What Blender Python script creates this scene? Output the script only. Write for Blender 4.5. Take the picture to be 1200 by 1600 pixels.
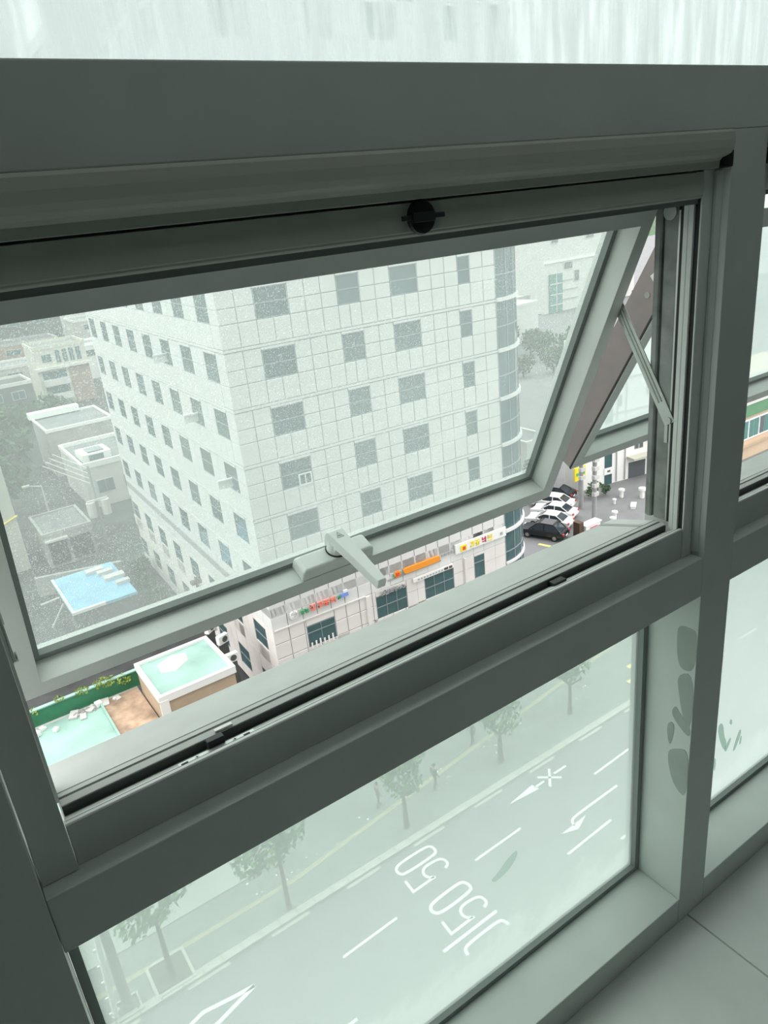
import bpy, bmesh, math, random
from mathutils import Vector, Matrix, Euler

sc = bpy.context.scene
for o in list(bpy.data.objects):
    bpy.data.objects.remove(o, do_unlink=True)
Z0 = 1.4906            # camera height above the room floor; the builders below take z relative to the camera
R = math.radians

# ------------------------------------------------------------------ camera, sky, exposure
cam_d = bpy.data.cameras.new('camera')
cam = bpy.data.objects.new('camera', cam_d)
sc.collection.objects.link(cam)
cam.location = (0, 0, Z0)
cam.rotation_euler = Euler((R(67.725), R(5.550), R(-34.520)), 'XYZ')
cam_d.sensor_fit = 'VERTICAL'
cam_d.sensor_height = 24.0
cam_d.lens = 1173.4 / 1600 * 24.0
cam_d.clip_start = 0.02
cam_d.clip_end = 2000
sc.camera = cam

w = bpy.data.worlds.new('overcast_sky')
sc.world = w
w.use_nodes = True
wn = w.node_tree
bg = wn.nodes['Background']
# overcast sky: somewhat brighter overhead than at the horizon
wtc = wn.nodes.new('ShaderNodeTexCoord'); wsx = wn.nodes.new('ShaderNodeSeparateXYZ'); wcr = wn.nodes.new('ShaderNodeMapRange'); wmx = wn.nodes.new('ShaderNodeMix')
wmx.data_type = 'RGBA'
wn.links.new(wtc.outputs['Generated'], wsx.inputs[0]); wn.links.new(wsx.outputs['Z'], wcr.inputs['Value'])
wmx.inputs['A'].default_value = (0.74, 0.74, 0.73, 1); wmx.inputs['B'].default_value = (1.34, 1.34, 1.32, 1)
wn.links.new(wcr.outputs['Result'], wmx.inputs['Factor']); wn.links.new(wmx.outputs['Result'], bg.inputs['Color'])
bg.inputs['Strength'].default_value = 1.0

sc.view_settings.view_transform = 'Standard'
sc.view_settings.look = 'None'
sc.view_settings.gamma = 1.0
sc.view_settings.use_curve_mapping = False
sc.view_settings.exposure = 1.36
sc.cycles.use_denoising = True
sc.cycles.max_bounces = 10
sc.cycles.diffuse_bounces = 6
sc.cycles.transparent_max_bounces = 16

# ------------------------------------------------------------------ materials
def new_mat(name):
    m = bpy.data.materials.new(name)
    m.use_nodes = True
    return m, m.node_tree, m.node_tree.nodes['Principled BSDF']

def plain(name, col, rough=0.6, var=0.0, scale=6.0, metal=0.0, bump=0.0, spec=0.5, coat=0.0):
    m, nt, b = new_mat(name)
    b.inputs['Base Color'].default_value = (*col, 1)
    b.inputs['Roughness'].default_value = rough
    b.inputs['Metallic'].default_value = metal
    b.inputs['Specular IOR Level'].default_value = spec
    if var > 0 or bump > 0:
        tc = nt.nodes.new('ShaderNodeTexCoord')
        n = nt.nodes.new('ShaderNodeTexNoise')
        n.inputs['Scale'].default_value = scale
        n.inputs['Detail'].default_value = 5
        nt.links.new(tc.outputs['Object'], n.inputs['Vector'])
        if var > 0:
            r = nt.nodes.new('ShaderNodeValToRGB')
            r.color_ramp.elements[0].position = 0.3
            r.color_ramp.elements[1].position = 0.7
            r.color_ramp.elements[0].color = tuple(max(0, c * (1 - var)) for c in col) + (1,)
            r.color_ramp.elements[1].color = tuple(min(1, c * (1 + var)) for c in col) + (1,)
            nt.links.new(n.outputs['Fac'], r.inputs['Fac'])
            nt.links.new(r.outputs['Color'], b.inputs['Base Color'])
        if bump > 0:
            bp = nt.nodes.new('ShaderNodeBump')
            bp.inputs['Strength'].default_value = bump
            bp.inputs['Distance'].default_value = 0.002
            nt.links.new(n.outputs['Fac'], bp.inputs['Height'])
            nt.links.new(bp.outputs['Normal'], b.inputs['Normal'])
    return m

def glass_mat(name, tint, veil, veil_col, spots=0.0, streaks=0.0, foot=0.0, gloss=0.03, spot_scale=520.0, veil_top=1.0, mottle=0.5):
    """thin dirty pane: see-through tint plus a film of dirt or condensation that scatters the light falling on its far side"""
    m = bpy.data.materials.new(name)
    m.use_nodes = True
    nt = m.node_tree
    nt.nodes.remove(nt.nodes['Principled BSDF'])
    out = nt.nodes['Material Output']
    tr = nt.nodes.new('ShaderNodeBsdfTransparent'); tr.inputs['Color'].default_value = (*tint, 1)
    tl = nt.nodes.new('ShaderNodeBsdfTranslucent'); tl.inputs['Color'].default_value = (*veil_col, 1)
    gl = nt.nodes.new('ShaderNodeBsdfGlossy'); gl.inputs['Roughness'].default_value = 0.05
    mx = nt.nodes.new('ShaderNodeMixShader'); mg = nt.nodes.new('ShaderNodeMixShader')
    mg.inputs['Fac'].default_value = gloss
    tc = nt.nodes.new('ShaderNodeTexCoord')
    def math_node(op, a, b):
        n = nt.nodes.new('ShaderNodeMath'); n.operation = op
        for i, x in enumerate((a, b)):
            if isinstance(x, (int, float)): n.inputs[i].default_value = x
            else: nt.links.new(x, n.inputs[i])
        return n.outputs[0]
    fac = None
    big = nt.nodes.new('ShaderNodeTexNoise'); big.inputs['Scale'].default_value = 3.0; big.inputs['Detail'].default_value = 3
    nt.links.new(tc.outputs['Object'], big.inputs['Vector'])
    fac = math_node('MULTIPLY', math_node('ADD', math_node('MULTIPLY', big.outputs['Fac'], mottle), 1.0 - mottle / 2), veil)
    if veil_top != 1.0:
        sz = nt.nodes.new('ShaderNodeSeparateXYZ'); nt.links.new(tc.outputs['Object'], sz.inputs[0])
        gr = nt.nodes.new('ShaderNodeMapRange')
        gr.inputs['From Min'].default_value = 0.0; gr.inputs['From Max'].default_value = 0.72
        gr.inputs['To Min'].default_value = 1.35; gr.inputs['To Max'].default_value = veil_top
        nt.links.new(sz.outputs['Z'], gr.inputs['Value']); fac = math_node('MULTIPLY', fac, gr.outputs['Result'])
    if spots > 0:
        v = nt.nodes.new('ShaderNodeTexNoise'); v.inputs['Scale'].default_value = spot_scale; v.inputs['Detail'].default_value = 2
        nt.links.new(tc.outputs['Object'], v.inputs['Vector'])
        r = nt.nodes.new('ShaderNodeValToRGB')
        r.color_ramp.elements[0].position = 0.585; r.color_ramp.elements[0].color = (0, 0, 0, 1)
        r.color_ramp.elements[1].position = 0.67; r.color_ramp.elements[1].color = (1, 1, 1, 1)
        nt.links.new(v.outputs['Fac'], r.inputs['Fac'])
        patch = nt.nodes.new('ShaderNodeTexNoise'); patch.inputs['Scale'].default_value = 4.0
        nt.links.new(tc.outputs['Object'], patch.inputs['Vector'])
        pr = nt.nodes.new('ShaderNodeValToRGB')
        pr.color_ramp.elements[0].position = 0.38; pr.color_ramp.elements[1].position = 0.52
        nt.links.new(patch.outputs['Fac'], pr.inputs['Fac'])
        fac = math_node('ADD', fac, math_node('MULTIPLY', math_node('MULTIPLY', r.outputs['Color'], pr.outputs['Color']), spots))
    if streaks > 0:
        mp = nt.nodes.new('ShaderNodeMapping'); mp.inputs['Scale'].default_value = (46, 46, 5)
        nt.links.new(tc.outputs['Object'], mp.inputs['Vector'])
        s = nt.nodes.new('ShaderNodeTexNoise'); s.inputs['Scale'].default_value = 1.6; s.inputs['Detail'].default_value = 6
        nt.links.new(mp.outputs['Vector'], s.inputs['Vector'])
        fac = math_node('ADD', fac, math_node('MULTIPLY', math_node('SUBTRACT', s.outputs['Fac'], 0.5), streaks))
    if foot > 0:
        sx = nt.nodes.new('ShaderNodeSeparateXYZ'); nt.links.new(tc.outputs['Object'], sx.inputs[0])
        mr = nt.nodes.new('ShaderNodeMapRange')
        mr.interpolation_type = 'SMOOTHERSTEP'; mr.inputs['From Min'].default_value = 0.15; mr.inputs['From Max'].default_value = 0.03
        mr.inputs['To Min'].default_value = 0.0; mr.inputs['To Max'].default_value = foot
        n2 = nt.nodes.new('ShaderNodeTexNoise'); n2.inputs['Scale'].default_value = 7; n2.inputs['Detail'].default_value = 6
        nt.links.new(tc.outputs['Object'], n2.inputs['Vector'])
        nt.links.new(math_node('ADD', sx.outputs['Z'], math_node('MULTIPLY', math_node('SUBTRACT', n2.outputs['Fac'], 0.5), 0.25)), mr.inputs['Value'])
        fac = math_node('ADD', fac, mr.outputs['Result'])
    cl = nt.nodes.new('ShaderNodeClamp'); nt.links.new(fac, cl.inputs['Value'])
    nt.links.new(cl.outputs[0], mx.inputs['Fac'])
    nt.links.new(tr.outputs[0], mx.inputs[1]); nt.links.new(tl.outputs[0], mx.inputs[2])
    nt.links.new(mx.outputs[0], mg.inputs[1]); nt.links.new(gl.outputs[0], mg.inputs[2])
    nt.links.new(mg.outputs[0], out.inputs['Surface'])
    return m

M = {}
M['alu'] = plain('painted_aluminium', (0.64, 0.675, 0.65), 0.42, 0.04, 9, bump=0.02)
M['alu_frame'] = plain('window_frame_aluminium', (0.70, 0.735, 0.70), 0.36, 0.04, 14)
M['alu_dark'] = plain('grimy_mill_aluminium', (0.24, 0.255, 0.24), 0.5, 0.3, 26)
M['side_shade'] = plain('shaded_side_finish', (0.20, 0.185, 0.17), 0.5, 0.12, 12)  # brown-grey, darkened to carry the shade between the two sashes
M['alu_dull'] = plain('dusty_aluminium', (0.52, 0.545, 0.52), 0.5, 0.05, 22)
M['screen_metal'] = plain('screen_case_aluminium', (0.52, 0.535, 0.48), 0.33, 0.03, 12)
M['steel'] = plain('stay_steel', (0.55, 0.58, 0.55), 0.35, 0.08, 30, metal=0.6)
M['rubber'] = plain('black_rubber', (0.012, 0.014, 0.013), 0.6)
M['gasket'] = plain('grey_gasket', (0.25, 0.28, 0.265), 0.6)
M['groove_shade'] = plain('sill_groove_shade', (0.035, 0.042, 0.038), 0.55)  # near-black colour for the shade in the sill channel and grooves
M['dark_plastic'] = plain('dark_plastic', (0.015, 0.022, 0.022), 0.45)
M['handle'] = plain('handle_enamel', (0.74, 0.77, 0.74), 0.38, 0.03, 20)
M['mark'] = plain('engraved_mark', (0.10, 0.12, 0.11), 0.6)
M['smudge'] = plain('damp_smudge', (0.36, 0.40, 0.375), 0.35, 0.05, 30)
M['floor'] = plain('floor_tile', (0.80, 0.82, 0.80), 0.55, 0.06, 7, bump=0.15)
M['grout'] = plain('grout', (0.22, 0.24, 0.22), 0.8)
M['paint'] = plain('wall_paint', (0.24, 0.26, 0.25), 0.8, 0.03, 3)
M['upper_glass'] = glass_mat('upper_pane_glass', (0.84, 0.90, 0.89), 0.76, (0.70, 0.75, 0.74), 0.06, 1.9)
M['sash_glass'] = glass_mat('sash_pane_glass', (0.80, 0.85, 0.828), 0.125, (0.88, 0.945, 0.925), 0.20, 0.0)
M['sash_glass_clean'] = glass_mat('second_sash_glass', (0.70, 0.76, 0.74), 0.36, (0.74, 0.80, 0.785), 0.04, 0.0)
M['lower_glass'] = glass_mat('lower_pane_glass', (0.88, 0.95, 0.915), 0.32, (0.69, 0.765, 0.735), 0.0, 0.0, 0.16, veil_top=0.90, mottle=0.15)
M['lower_glass_misty'] = glass_mat('misty_lower_glass', (0.80, 0.87, 0.84), 0.50, (0.78, 0.845, 0.82), 0.0, 0.0, 0.1)

M['asphalt'] = plain('asphalt', (0.200, 0.205, 0.21), 0.85, 0.10, 0.5)
M['alley'] = plain('alley_ground', (0.052, 0.056, 0.055), 0.9, 0.4, 0.35)
M['paving'] = plain('pavement', (0.235, 0.25, 0.235), 0.85, 0.10, 0.8)
M['plaza'] = plain('plaza_paving', (0.40, 0.44, 0.40), 0.85, 0.06, 0.6)
M['kerb'] = plain('kerb_granite', (0.50, 0.50, 0.45), 0.8, 0.10, 1.2)
M['tactile'] = plain('tactile_yellow', (0.40, 0.39, 0.27), 0.8, 0.1, 1.5)
M['road_white'] = plain('road_paint', (0.92, 0.92, 0.90), 0.7)
M['road_yellow'] = plain('road_paint_yellow', (0.85, 0.72, 0.22), 0.7)
M['facade'] = plain('facade_panel', (0.76, 0.76, 0.745), 0.55, 0.035, 0.7)
M['facade_side'] = plain('facade_panel_side', (0.74, 0.74, 0.73), 0.55, 0.03, 0.6)
M['band'] = plain('facade_band', (0.76, 0.76, 0.75), 0.5, 0.03, 1.0)
M['joint'] = plain('facade_joint', (0.33, 0.345, 0.345), 0.8)
M['podium'] = plain('podium_stone', (0.80, 0.765, 0.73), 0.6, 0.05, 0.7)
M['win_dark'] = plain('dark_window', (0.062, 0.125, 0.132), 0.10, 0.15, 0.9)
M['win_frame'] = plain('window_frame_dark', (0.12, 0.14, 0.15), 0.4)
M['win_frame_l'] = plain('window_frame_grey', (0.30, 0.34, 0.36), 0.4)
M['white'] = plain('white_paint', (0.88, 0.88, 0.86), 0.5)
M['orange'] = plain('orange_sign', (0.93, 0.33, 0.03), 0.5)
M['red'] = plain('red_sign', (0.80, 0.08, 0.05), 0.5)
M['coral'] = plain('coral_letters', (0.90, 0.27, 0.20), 0.5)
M['green'] = plain('green_letters', (0.10, 0.42, 0.20), 0.5)
M['blue'] = plain('blue_letters', (0.22, 0.34, 0.80), 0.5)
M['yellow'] = plain('yellow_letters', (0.92, 0.74, 0.03), 0.5)
M['crimson'] = plain('crimson_letters', (0.55, 0.03, 0.10), 0.5)
M['grey_letter'] = plain('silver_letters', (0.45, 0.46, 0.47), 0.4, metal=0.3)
M['brown'] = plain('dark_brown', (0.10, 0.06, 0.04), 0.7)
M['mint'] = plain('mint_roof', (0.31, 0.49, 0.425), 0.75, 0.20, 0.45)
M['green_wall'] = plain('green_waterproof', (0.045, 0.22, 0.115), 0.6, 0.12, 1.2)
M['tan'] = plain('tan_wall', (0.50, 0.38, 0.27), 0.8, 0.14, 0.6)
M['rust'] = plain('rusty_roof', (0.42, 0.30, 0.21), 0.9, 0.4, 1.1)
M['blue_roof'] = plain('blue_metal_roof', (0.20, 0.47, 0.66), 0.5, 0.15, 0.35)
M['dark_cladding'] = plain('dark_glass_cladding', (0.035, 0.042, 0.042), 0.35)
M['concrete'] = plain('concrete', (0.36, 0.36, 0.34), 0.85, 0.12, 0.5)
M['concrete_d'] = plain('weathered_concrete', (0.10, 0.108, 0.105), 0.9, 0.25, 0.4)
M['beige'] = plain('beige_wall', (0.52, 0.52, 0.44), 0.8, 0.05, 0.3)
M['brick_red'] = plain('brown_wall', (0.33, 0.24, 0.19), 0.85, 0.12, 0.5)
M['roof_dark'] = plain('dark_roof', (0.07, 0.075, 0.072), 0.85, 0.25, 0.5)
M['roof_grey'] = plain('grey_roof', (0.19, 0.205, 0.20), 0.85, 0.18, 0.4)
M['off_white'] = plain('off_white_wall', (0.60, 0.59, 0.565), 0.75, 0.06, 0.4)
M['leaf'] = plain('street_leaf', (0.07, 0.20, 0.035), 0.6, 0.35, 2.5)
M['leaf_d'] = plain('dark_leaf', (0.05, 0.105, 0.045), 0.7, 0.4, 0.8)
M['leaf_y'] = plain('yellow_leaf', (0.22, 0.30, 0.05), 0.6, 0.3, 2)
M['bark'] = plain('bark', (0.11, 0.095, 0.08), 0.9, 0.25, 4)
M['soil'] = plain('pit_soil', (0.14, 0.12, 0.10), 0.9, 0.2, 3)
M['pole'] = plain('concrete_pole', (0.33, 0.34, 0.33), 0.8, 0.08, 1)
M['car_white'] = plain('car_white', (0.86, 0.86, 0.86), 0.25)
M['car_black'] = plain('car_black', (0.012, 0.016, 0.022), 0.2)
M['tyre'] = plain('tyre', (0.02, 0.02, 0.02), 0.8)
M['rim'] = plain('wheel_rim', (0.4, 0.4, 0.4), 0.3, metal=0.8)
M['car_glass'] = plain('car_glass', (0.03, 0.04, 0.05), 0.08)
M['lamp_red'] = plain('tail_lamp', (0.6, 0.03, 0.03), 0.3)
M['lamp_clear'] = plain('head_lamp', (0.75, 0.78, 0.8), 0.2)
M['shop_green'] = plain('green_awning', (0.12, 0.27, 0.15), 0.6, 0.08, 0.6)
M['peach'] = plain('peach_wall', (0.62, 0.47, 0.34), 0.8, 0.06, 0.5)
M['teal_glass'] = plain('teal_glass', (0.10, 0.24, 0.22), 0.1)
mm_, nt_m, b_m = new_mat('lamp_diffuser')
b_m.inputs['Base Color'].default_value = (.8, .8, .8, 1); b_m.inputs['Emission Color'].default_value = (0.93, 1.0, 0.95, 1); b_m.inputs['Emission Strength'].default_value = 0.65
M['lamp_on'] = mm_
M['hair'] = plain('dark_hair', (0.02, 0.018, 0.016), 0.6)

def person_mat(name, shirt, trousers):
    m, nt, b = new_mat(name)
    tc = nt.nodes.new('ShaderNodeTexCoord'); sx = nt.nodes.new('ShaderNodeSeparateXYZ')
    r = nt.nodes.new('ShaderNodeValToRGB'); r.color_ramp.interpolation = 'CONSTANT'
    mr = nt.nodes.new('ShaderNodeMath'); mr.operation = 'DIVIDE'; mr.inputs[1].default_value = 1.75
    nt.links.new(tc.outputs['Object'], sx.inputs[0]); nt.links.new(sx.outputs['Z'], mr.inputs[0]); nt.links.new(mr.outputs[0], r.inputs['Fac'])
    e = r.color_ramp.elements
    e[0].position = 0; e[0].color = (0.03, 0.03, 0.03, 1)
    e[1].position = 0.05; e[1].color = (*trousers, 1)
    a = e.new(0.53); a.color = (*shirt, 1)
    c = e.new(0.835); c.color = (0.55, 0.34, 0.24, 1)
    nt.links.new(r.outputs['Color'], b.inputs['Base Color'])
    b.inputs['Roughness'].default_value = 0.8
    return m

# ------------------------------------------------------------------ helpers
ABS = {}
COL = sc.collection

def link(o, loc, parent=None):
    """loc in absolute camera-height coordinates (z = 0 at the lens)"""
    ABS[o.name] = Vector(loc)
    COL.objects.link(o)
    if parent is not None:
        o.parent = parent
        o.location = Vector(loc) - ABS[parent.name]
    else:
        o.location = Vector(loc) + Vector((0, 0, Z0))
    return o

def tag(o, label=None, cat=None, group=None, kind=None):
    if label: o['label'] = label
    if cat: o['category'] = cat
    if group: o['group'] = group
    if kind: o['kind'] = kind
    return o

def empty(name, loc, label=None, cat=None, group=None, kind=None, parent=None):
    o = bpy.data.objects.new(name, None)
    o.empty_display_size = 0.2
    link(o, loc, parent)
    return tag(o, label, cat, group, kind)

class MB:
    def __init__(s): s.v = []; s.f = []
    def add(s, vs, fs):
        n = len(s.v); s.v += [tuple(v) for v in vs]; s.f += [tuple(i + n for i in f) for f in fs]; return s
    def obox(s, O, ex, ey, x0, x1, y0, y1, z0, z1):
        O = Vector(O); ex = Vector(ex); ey = Vector(ey); ez = ex.cross(ey)
        vs = [O + ex * x + ey * y + ez * z for z in (z0, z1) for x, y in ((x0, y0), (x1, y0), (x1, y1), (x0, y1))]
        return s.add(vs, [(3, 2, 1, 0), (4, 5, 6, 7), (0, 1, 5, 4), (1, 2, 6, 5), (2, 3, 7, 6), (3, 0, 4, 7)])
    def box(s, x0, x1, y0, y1, z0, z1):
        return s.obox((0, 0, 0), (1, 0, 0), (0, 1, 0), x0, x1, y0, y1, z0, z1)
    def prism_x(s, prof, x0, x1):          # prof: (y, z) polygon
        n = len(prof)
        vs = [(x0, y, z) for y, z in prof] + [(x1, y, z) for y, z in prof]
        return s.add(vs, [tuple(range(n))[::-1], tuple(range(n, 2 * n))] + [(i, (i + 1) % n, n + (i + 1) % n, n + i) for i in range(n)])
    def prism_z(s, prof, z0, z1):          # prof: (x, y) polygon
        n = len(prof)
        vs = [(x, y, z0) for x, y in prof] + [(x, y, z1) for x, y in prof]
        return s.add(vs, [tuple(range(n))[::-1], tuple(range(n, 2 * n))] + [(i, (i + 1) % n, n + (i + 1) % n, n + i) for i in range(n)])
    def cyl(s, a, b, r0, r1=None, n=12):
        a = Vector(a); b = Vector(b); r1 = r0 if r1 is None else r1
        d = (b - a).normalized()
        u = d.cross(Vector((0, 0, 1)) if abs(d.z) < 0.9 else Vector((1, 0, 0))).normalized(); t = d.cross(u)
        vs = []
        for p, r in ((a, r0), (b, r1)):
            for i in range(n):
                q = 2 * math.pi * i / n
                vs.append(p + u * (r * math.cos(q)) + t * (r * math.sin(q)))
        return s.add(vs, [tuple(range(n)), tuple(range(n, 2 * n))[::-1]] + [(i, n + i, n + (i + 1) % n, (i + 1) % n) for i in range(n)])
    def slab(s, pts, z0, z1):              # polygon in plan
        return s.prism_z(pts, z0, z1)
    def mesh(s, name, mat):
        me = bpy.data.meshes.new(name)
        me.from_pydata(s.v, [], s.f); me.validate()
        bm = bmesh.new(); bm.from_mesh(me); bmesh.ops.recalc_face_normals(bm, faces=bm.faces); bm.to_mesh(me); bm.free()
        me.materials.append(M[mat] if isinstance(mat, str) else mat)
        return me
    def build(s, name, mat, parent=None, origin=None, bevel=0.0, smooth=False, seg=2):
        if origin is None:
            origin = ABS[parent.name] if parent is not None else Vector([sum(v[i] for v in s.v) / len(s.v) for i in range(3)])
            if parent is None: origin.z = min(v[2] for v in s.v)
        origin = Vector(origin)
        s.v = [tuple(Vector(v) - origin) for v in s.v]
        o = bpy.data.objects.new(name, s.mesh(name, mat))
        link(o, origin, parent)
        if smooth:
            for p in o.data.polygons: p.use_smooth = True
        if bevel > 0:
            b = o.modifiers.new('bevel', 'BEVEL'); b.width = bevel; b.segments = seg; b.limit_method = 'ANGLE'; b.angle_limit = R(40)
        return o

def piece(name, me, loc, parent, rz=0.0):
    o = bpy.data.objects.new(name, me)
    link(o, loc, parent)
    o.rotation_euler = (0, 0, rz)
    return o

def copy_thing(o, loc, rz=0.0, label=None):
    c = o.copy(); COL.objects.link(c)
    c.location = Vector(loc) + Vector((0, 0, Z0)); c.rotation_euler = (0, 0, rz); ABS[c.name] = Vector(loc)
    if label: c['label'] = label
    for ch in o.children:
        d = ch.copy(); COL.objects.link(d); d.parent = c
        for g in ch.children:
            e = g.copy(); COL.objects.link(e); e.parent = d
    return c

# ================================================================== THE ROOM
ZF = -Z0                                     # floor level
# the outside of our own building: below, above and beside this room
MUL = ((-0.100, -0.019), (1.065, 1.151), (2.235, 2.321))
XW0, XW1, YB, ZC = -0.9, 2.9, -3.2, 1.15
ow = MB().box(-40, 40, -12, 0.79, -32.2, ZF - .17).box(-40, 40, -12, 0.79, ZC + .16, 22).box(-40, XW0 - .11, -12, 0.79, ZF - .17, ZC + .16).box(XW1 + .11, 40, -12, 0.79, ZF - .17, ZC + .16)
tag(ow.build('wall_exterior', 'dark_cladding'), 'outer wall of the building this window looks out from', 'wall', kind='structure')
# ceiling lamp that lights the room side of the frames
lamp = empty('ceiling_light', (0.9, 0.03, ZC - .03), 'long flat ceiling light above the windows of the room', 'lamp')
MB().box(-.1, 1.9, -.14, .20, ZC - .03, ZC - .001).build('housing', 'white', lamp)
MB().box(-.07, 1.87, -.11, .17, ZC - .033, ZC - .0295).build('diffuser', 'lamp_on', lamp)
# floor and its tiles
fl = MB().box(XW0 - .1, XW1 + .1, YB - .1, 0.803, ZF - 0.16, ZF - 0.012).build('floor', 'grout')
tag(fl, 'grey floor of large matt tiles under the windows', 'floor', kind='structure')
tile_me = {}
TS = 0.60
for i in range(-4, 4):
    for j in range(0, 7):
        x0 = 1.099 + i * TS; x1 = x0 + TS; y1 = 0.70 - j * TS; y0 = y1 - TS
        x0 = max(x0, XW0); x1 = min(x1, XW1); y0 = max(y0, YB)
        if x1 - x0 < 0.05 or y1 - y0 < 0.05: continue
        key = (round(x1 - x0, 3), round(y1 - y0, 3))
        if key not in tile_me:
            g = 0.0012; hx, hy = key[0] / 2 - g, key[1] / 2 - g
            tile_me[key] = MB().add([(-hx, -hy, 0), (hx, -hy, 0), (hx, hy, 0), (-hx, hy, 0), (-hx + .001, -hy + .001, .012), (hx - .001, -hy + .001, .012), (hx - .001, hy - .001, .012), (-hx + .001, hy - .001, .012)],
                                    [(3, 2, 1, 0), (4, 5, 6, 7), (0, 1, 5, 4), (1, 2, 6, 5), (2, 3, 7, 6), (3, 0, 4, 7)]).mesh('tile', 'floor')
        piece('tile', tile_me[key], ((x0 + x1) / 2, (y0 + y1) / 2, ZF - 0.012), fl)
tag(MB().box(XW0 - .1, XW1 + .1, YB - .1, 0.803, ZC, ZC + 0.15).build('ceiling', 'paint'), 'plain white ceiling of the room above the windows', 'ceiling', kind='structure')
tag(MB().box(XW0 - .1, XW1 + .1, YB - .1, YB, ZF, ZC).build('wall_back', 'paint'), 'plain painted wall behind the camera opposite the windows', 'wall', kind='structure')
tag(MB().box(XW0 - .1, XW0, YB, 0.803, ZF, ZC).build('wall_left', 'paint'), 'plain painted side wall left of the windows', 'wall', kind='structure')
tag(MB().box(XW1, XW1 + .1, YB, 0.803, ZF, ZC).build('wall_right', 'paint'), 'plain painted side wall at the far end of the windows', 'wall', kind='structure')
tag(MB().box(XW0, -0.100, 0.68, 0.803, ZF, 0.0495).build('wall_front', 'alu'), 'grey metal clad wall panel beside the left mullion', 'wall', kind='structure')
tag(MB().box(2.321, XW1, 0.68, 0.803, ZF, 0.0495).build('wall_front_end', 'alu'), 'grey metal clad wall panel beyond the second window bay', 'wall', kind='structure')
for k, (a, b) in enumerate(MUL):
    o = MB().box(a, b, 0.68, 0.803, ZF, 0.0495).build('trim_%d' % (k + 1), 'alu', bevel=0.0008)
    tag(o, ('dark grey vertical mullion left of the open awning window', 'grey vertical mullion between the open window and its right neighbour', 'grey vertical mullion at the far side of the second bay')[k], 'mullion', kind='structure')
    if k == 1:
        mullion = o
# rails between the mullions
tag(MB().box(XW0, XW1, 0.68, 0.803, 0.050, 0.127).build('trim_4', 'alu', bevel=0.0015), 'wide grey transom running above both window bays, under the streaky upper pane', 'transom', kind='structure')
tag(MB().box(XW0, XW1, 0.68, 0.803, 1.02, ZC).build('trim_5', 'alu', bevel=0.0015), 'grey head rail at the ceiling over the upper pane', 'rail', kind='structure')
up_ = empty('window_5', (1.0, 0.80, 0.127), 'bright streaky fixed upper pane over the transom', 'window', kind='structure')
MB().box(XW0 + .004, XW1 - .004, 0.7965, 0.8015, 0.131, 1.016).build('pane', 'upper_glass', up_)
gk = MB()
for yy0, yy1 in ((0.785, 0.796), (0.802, 0.812)):
    gk.box(XW0 + .001, XW1 - .001, yy0, yy1, 0.1275, 0.134); gk.box(XW0 + .001, XW1 - .001, yy0, yy1, 1.006, 1.0195)
gk.build('glazing_gasket', 'gasket', up_)
RAILS = (
         (-0.688, -0.612, 'grey middle rail under the {}', 'rail'),
         (ZF, -1.421, 'grey bottom rail on the floor under the lower pane of the {}', 'rail'))
BAYS = ((-0.019, 1.065, 'first window bay with the open awning window'), (1.151, 2.235, 'second window bay right of the mullion'))
nt_ = 6
PANES = []
for bi, (xa, xb, nm) in enumerate(BAYS):
    for (za, zb, lab, cat) in RAILS:
        o = MB().box(xa + 5e-4, xb - 5e-4, 0.68, 0.803, za, zb).build('trim_%d' % nt_, 'alu', bevel=0.0015); nt_ += 1
        tag(o, lab.format(nm), cat, kind='structure')
    # fixed panes
    for (za, zb, gm) in ((-1.421, -0.688, 'lower_glass' if bi == 0 else 'lower_glass_misty'),):
        root = empty('window_%d' % (3 + bi), ((xa + xb) / 2, 0.80, za),
                     ('hazy fixed lower pane looking down on the street markings', 'very misty fixed lower pane right of the mullion')[bi], 'window', kind='structure')
        PANES.append(root)
        p = MB().box(xa + .004, xb - .004, 0.7965, 0.8015, za + .004, zb - .004).build('pane', gm, root)
        m = MB()
        t = 0.013
        for yy0, yy1 in ((0.785, 0.796), (0.802, 0.812)):
            m.box(xa + .001, xb - .001, yy0, yy1, za + .001, za + t); m.box(xa + .001, xb - .001, yy0, yy1, zb - t, zb - .001)
            m.box(xa + .001, xa + t, yy0, yy1, za + t, zb - t); m.box(xb - t, xb - .001, yy0, yy1, za + t, zb - t)
        m.build('glazing_gasket', 'gasket', root)

# damp hand smudges on the mullion side and wiped marks on the panes
def smooth_ring(pts, it=2):
    for _ in range(it):
        q = []
        for i in range(len(pts)):
            (a0, a1), (b0, b1) = pts[i], pts[(i + 1) % len(pts)]
            q += [(a0 * .75 + b0 * .25, a1 * .75 + b1 * .25), (a0 * .25 + b0 * .75, a1 * .25 + b1 * .75)]
        pts = q
    return pts
M['film'] = glass_mat('wiped_film', (0.70, 0.78, 0.74), 0.02, (0.6, 0.7, 0.66), gloss=0.0)
M['film_light'] = glass_mat('soft_film', (0.86, 0.91, 0.89), 0.02, (0.7, 0.8, 0.76), gloss=0.0)
BL = [[(0.719, -0.761), (0.69, -0.759), (0.681, -0.765), (0.681, -0.843), (0.702, -0.856), (0.718, -0.844), (0.723, -0.785)], [(0.718, -0.868), (0.681, -0.850), (0.681, -0.985), (0.699, -0.963), (0.71, -0.916)], [(0.725, -0.957), (0.716, -0.939), (0.706, -0.954), (0.682, -0.972), (0.682, -1.001), (0.718, -0.974)], [(0.733, -0.995), (0.724, -0.981), (0.715, -0.989), (0.722, -1.04), (0.729, -1.031)], [(0.73, -1.057), (0.711, -1.039), (0.681, -1.026), (0.681, -1.140), (0.697, -1.142), (0.718, -1.116)]]
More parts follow.
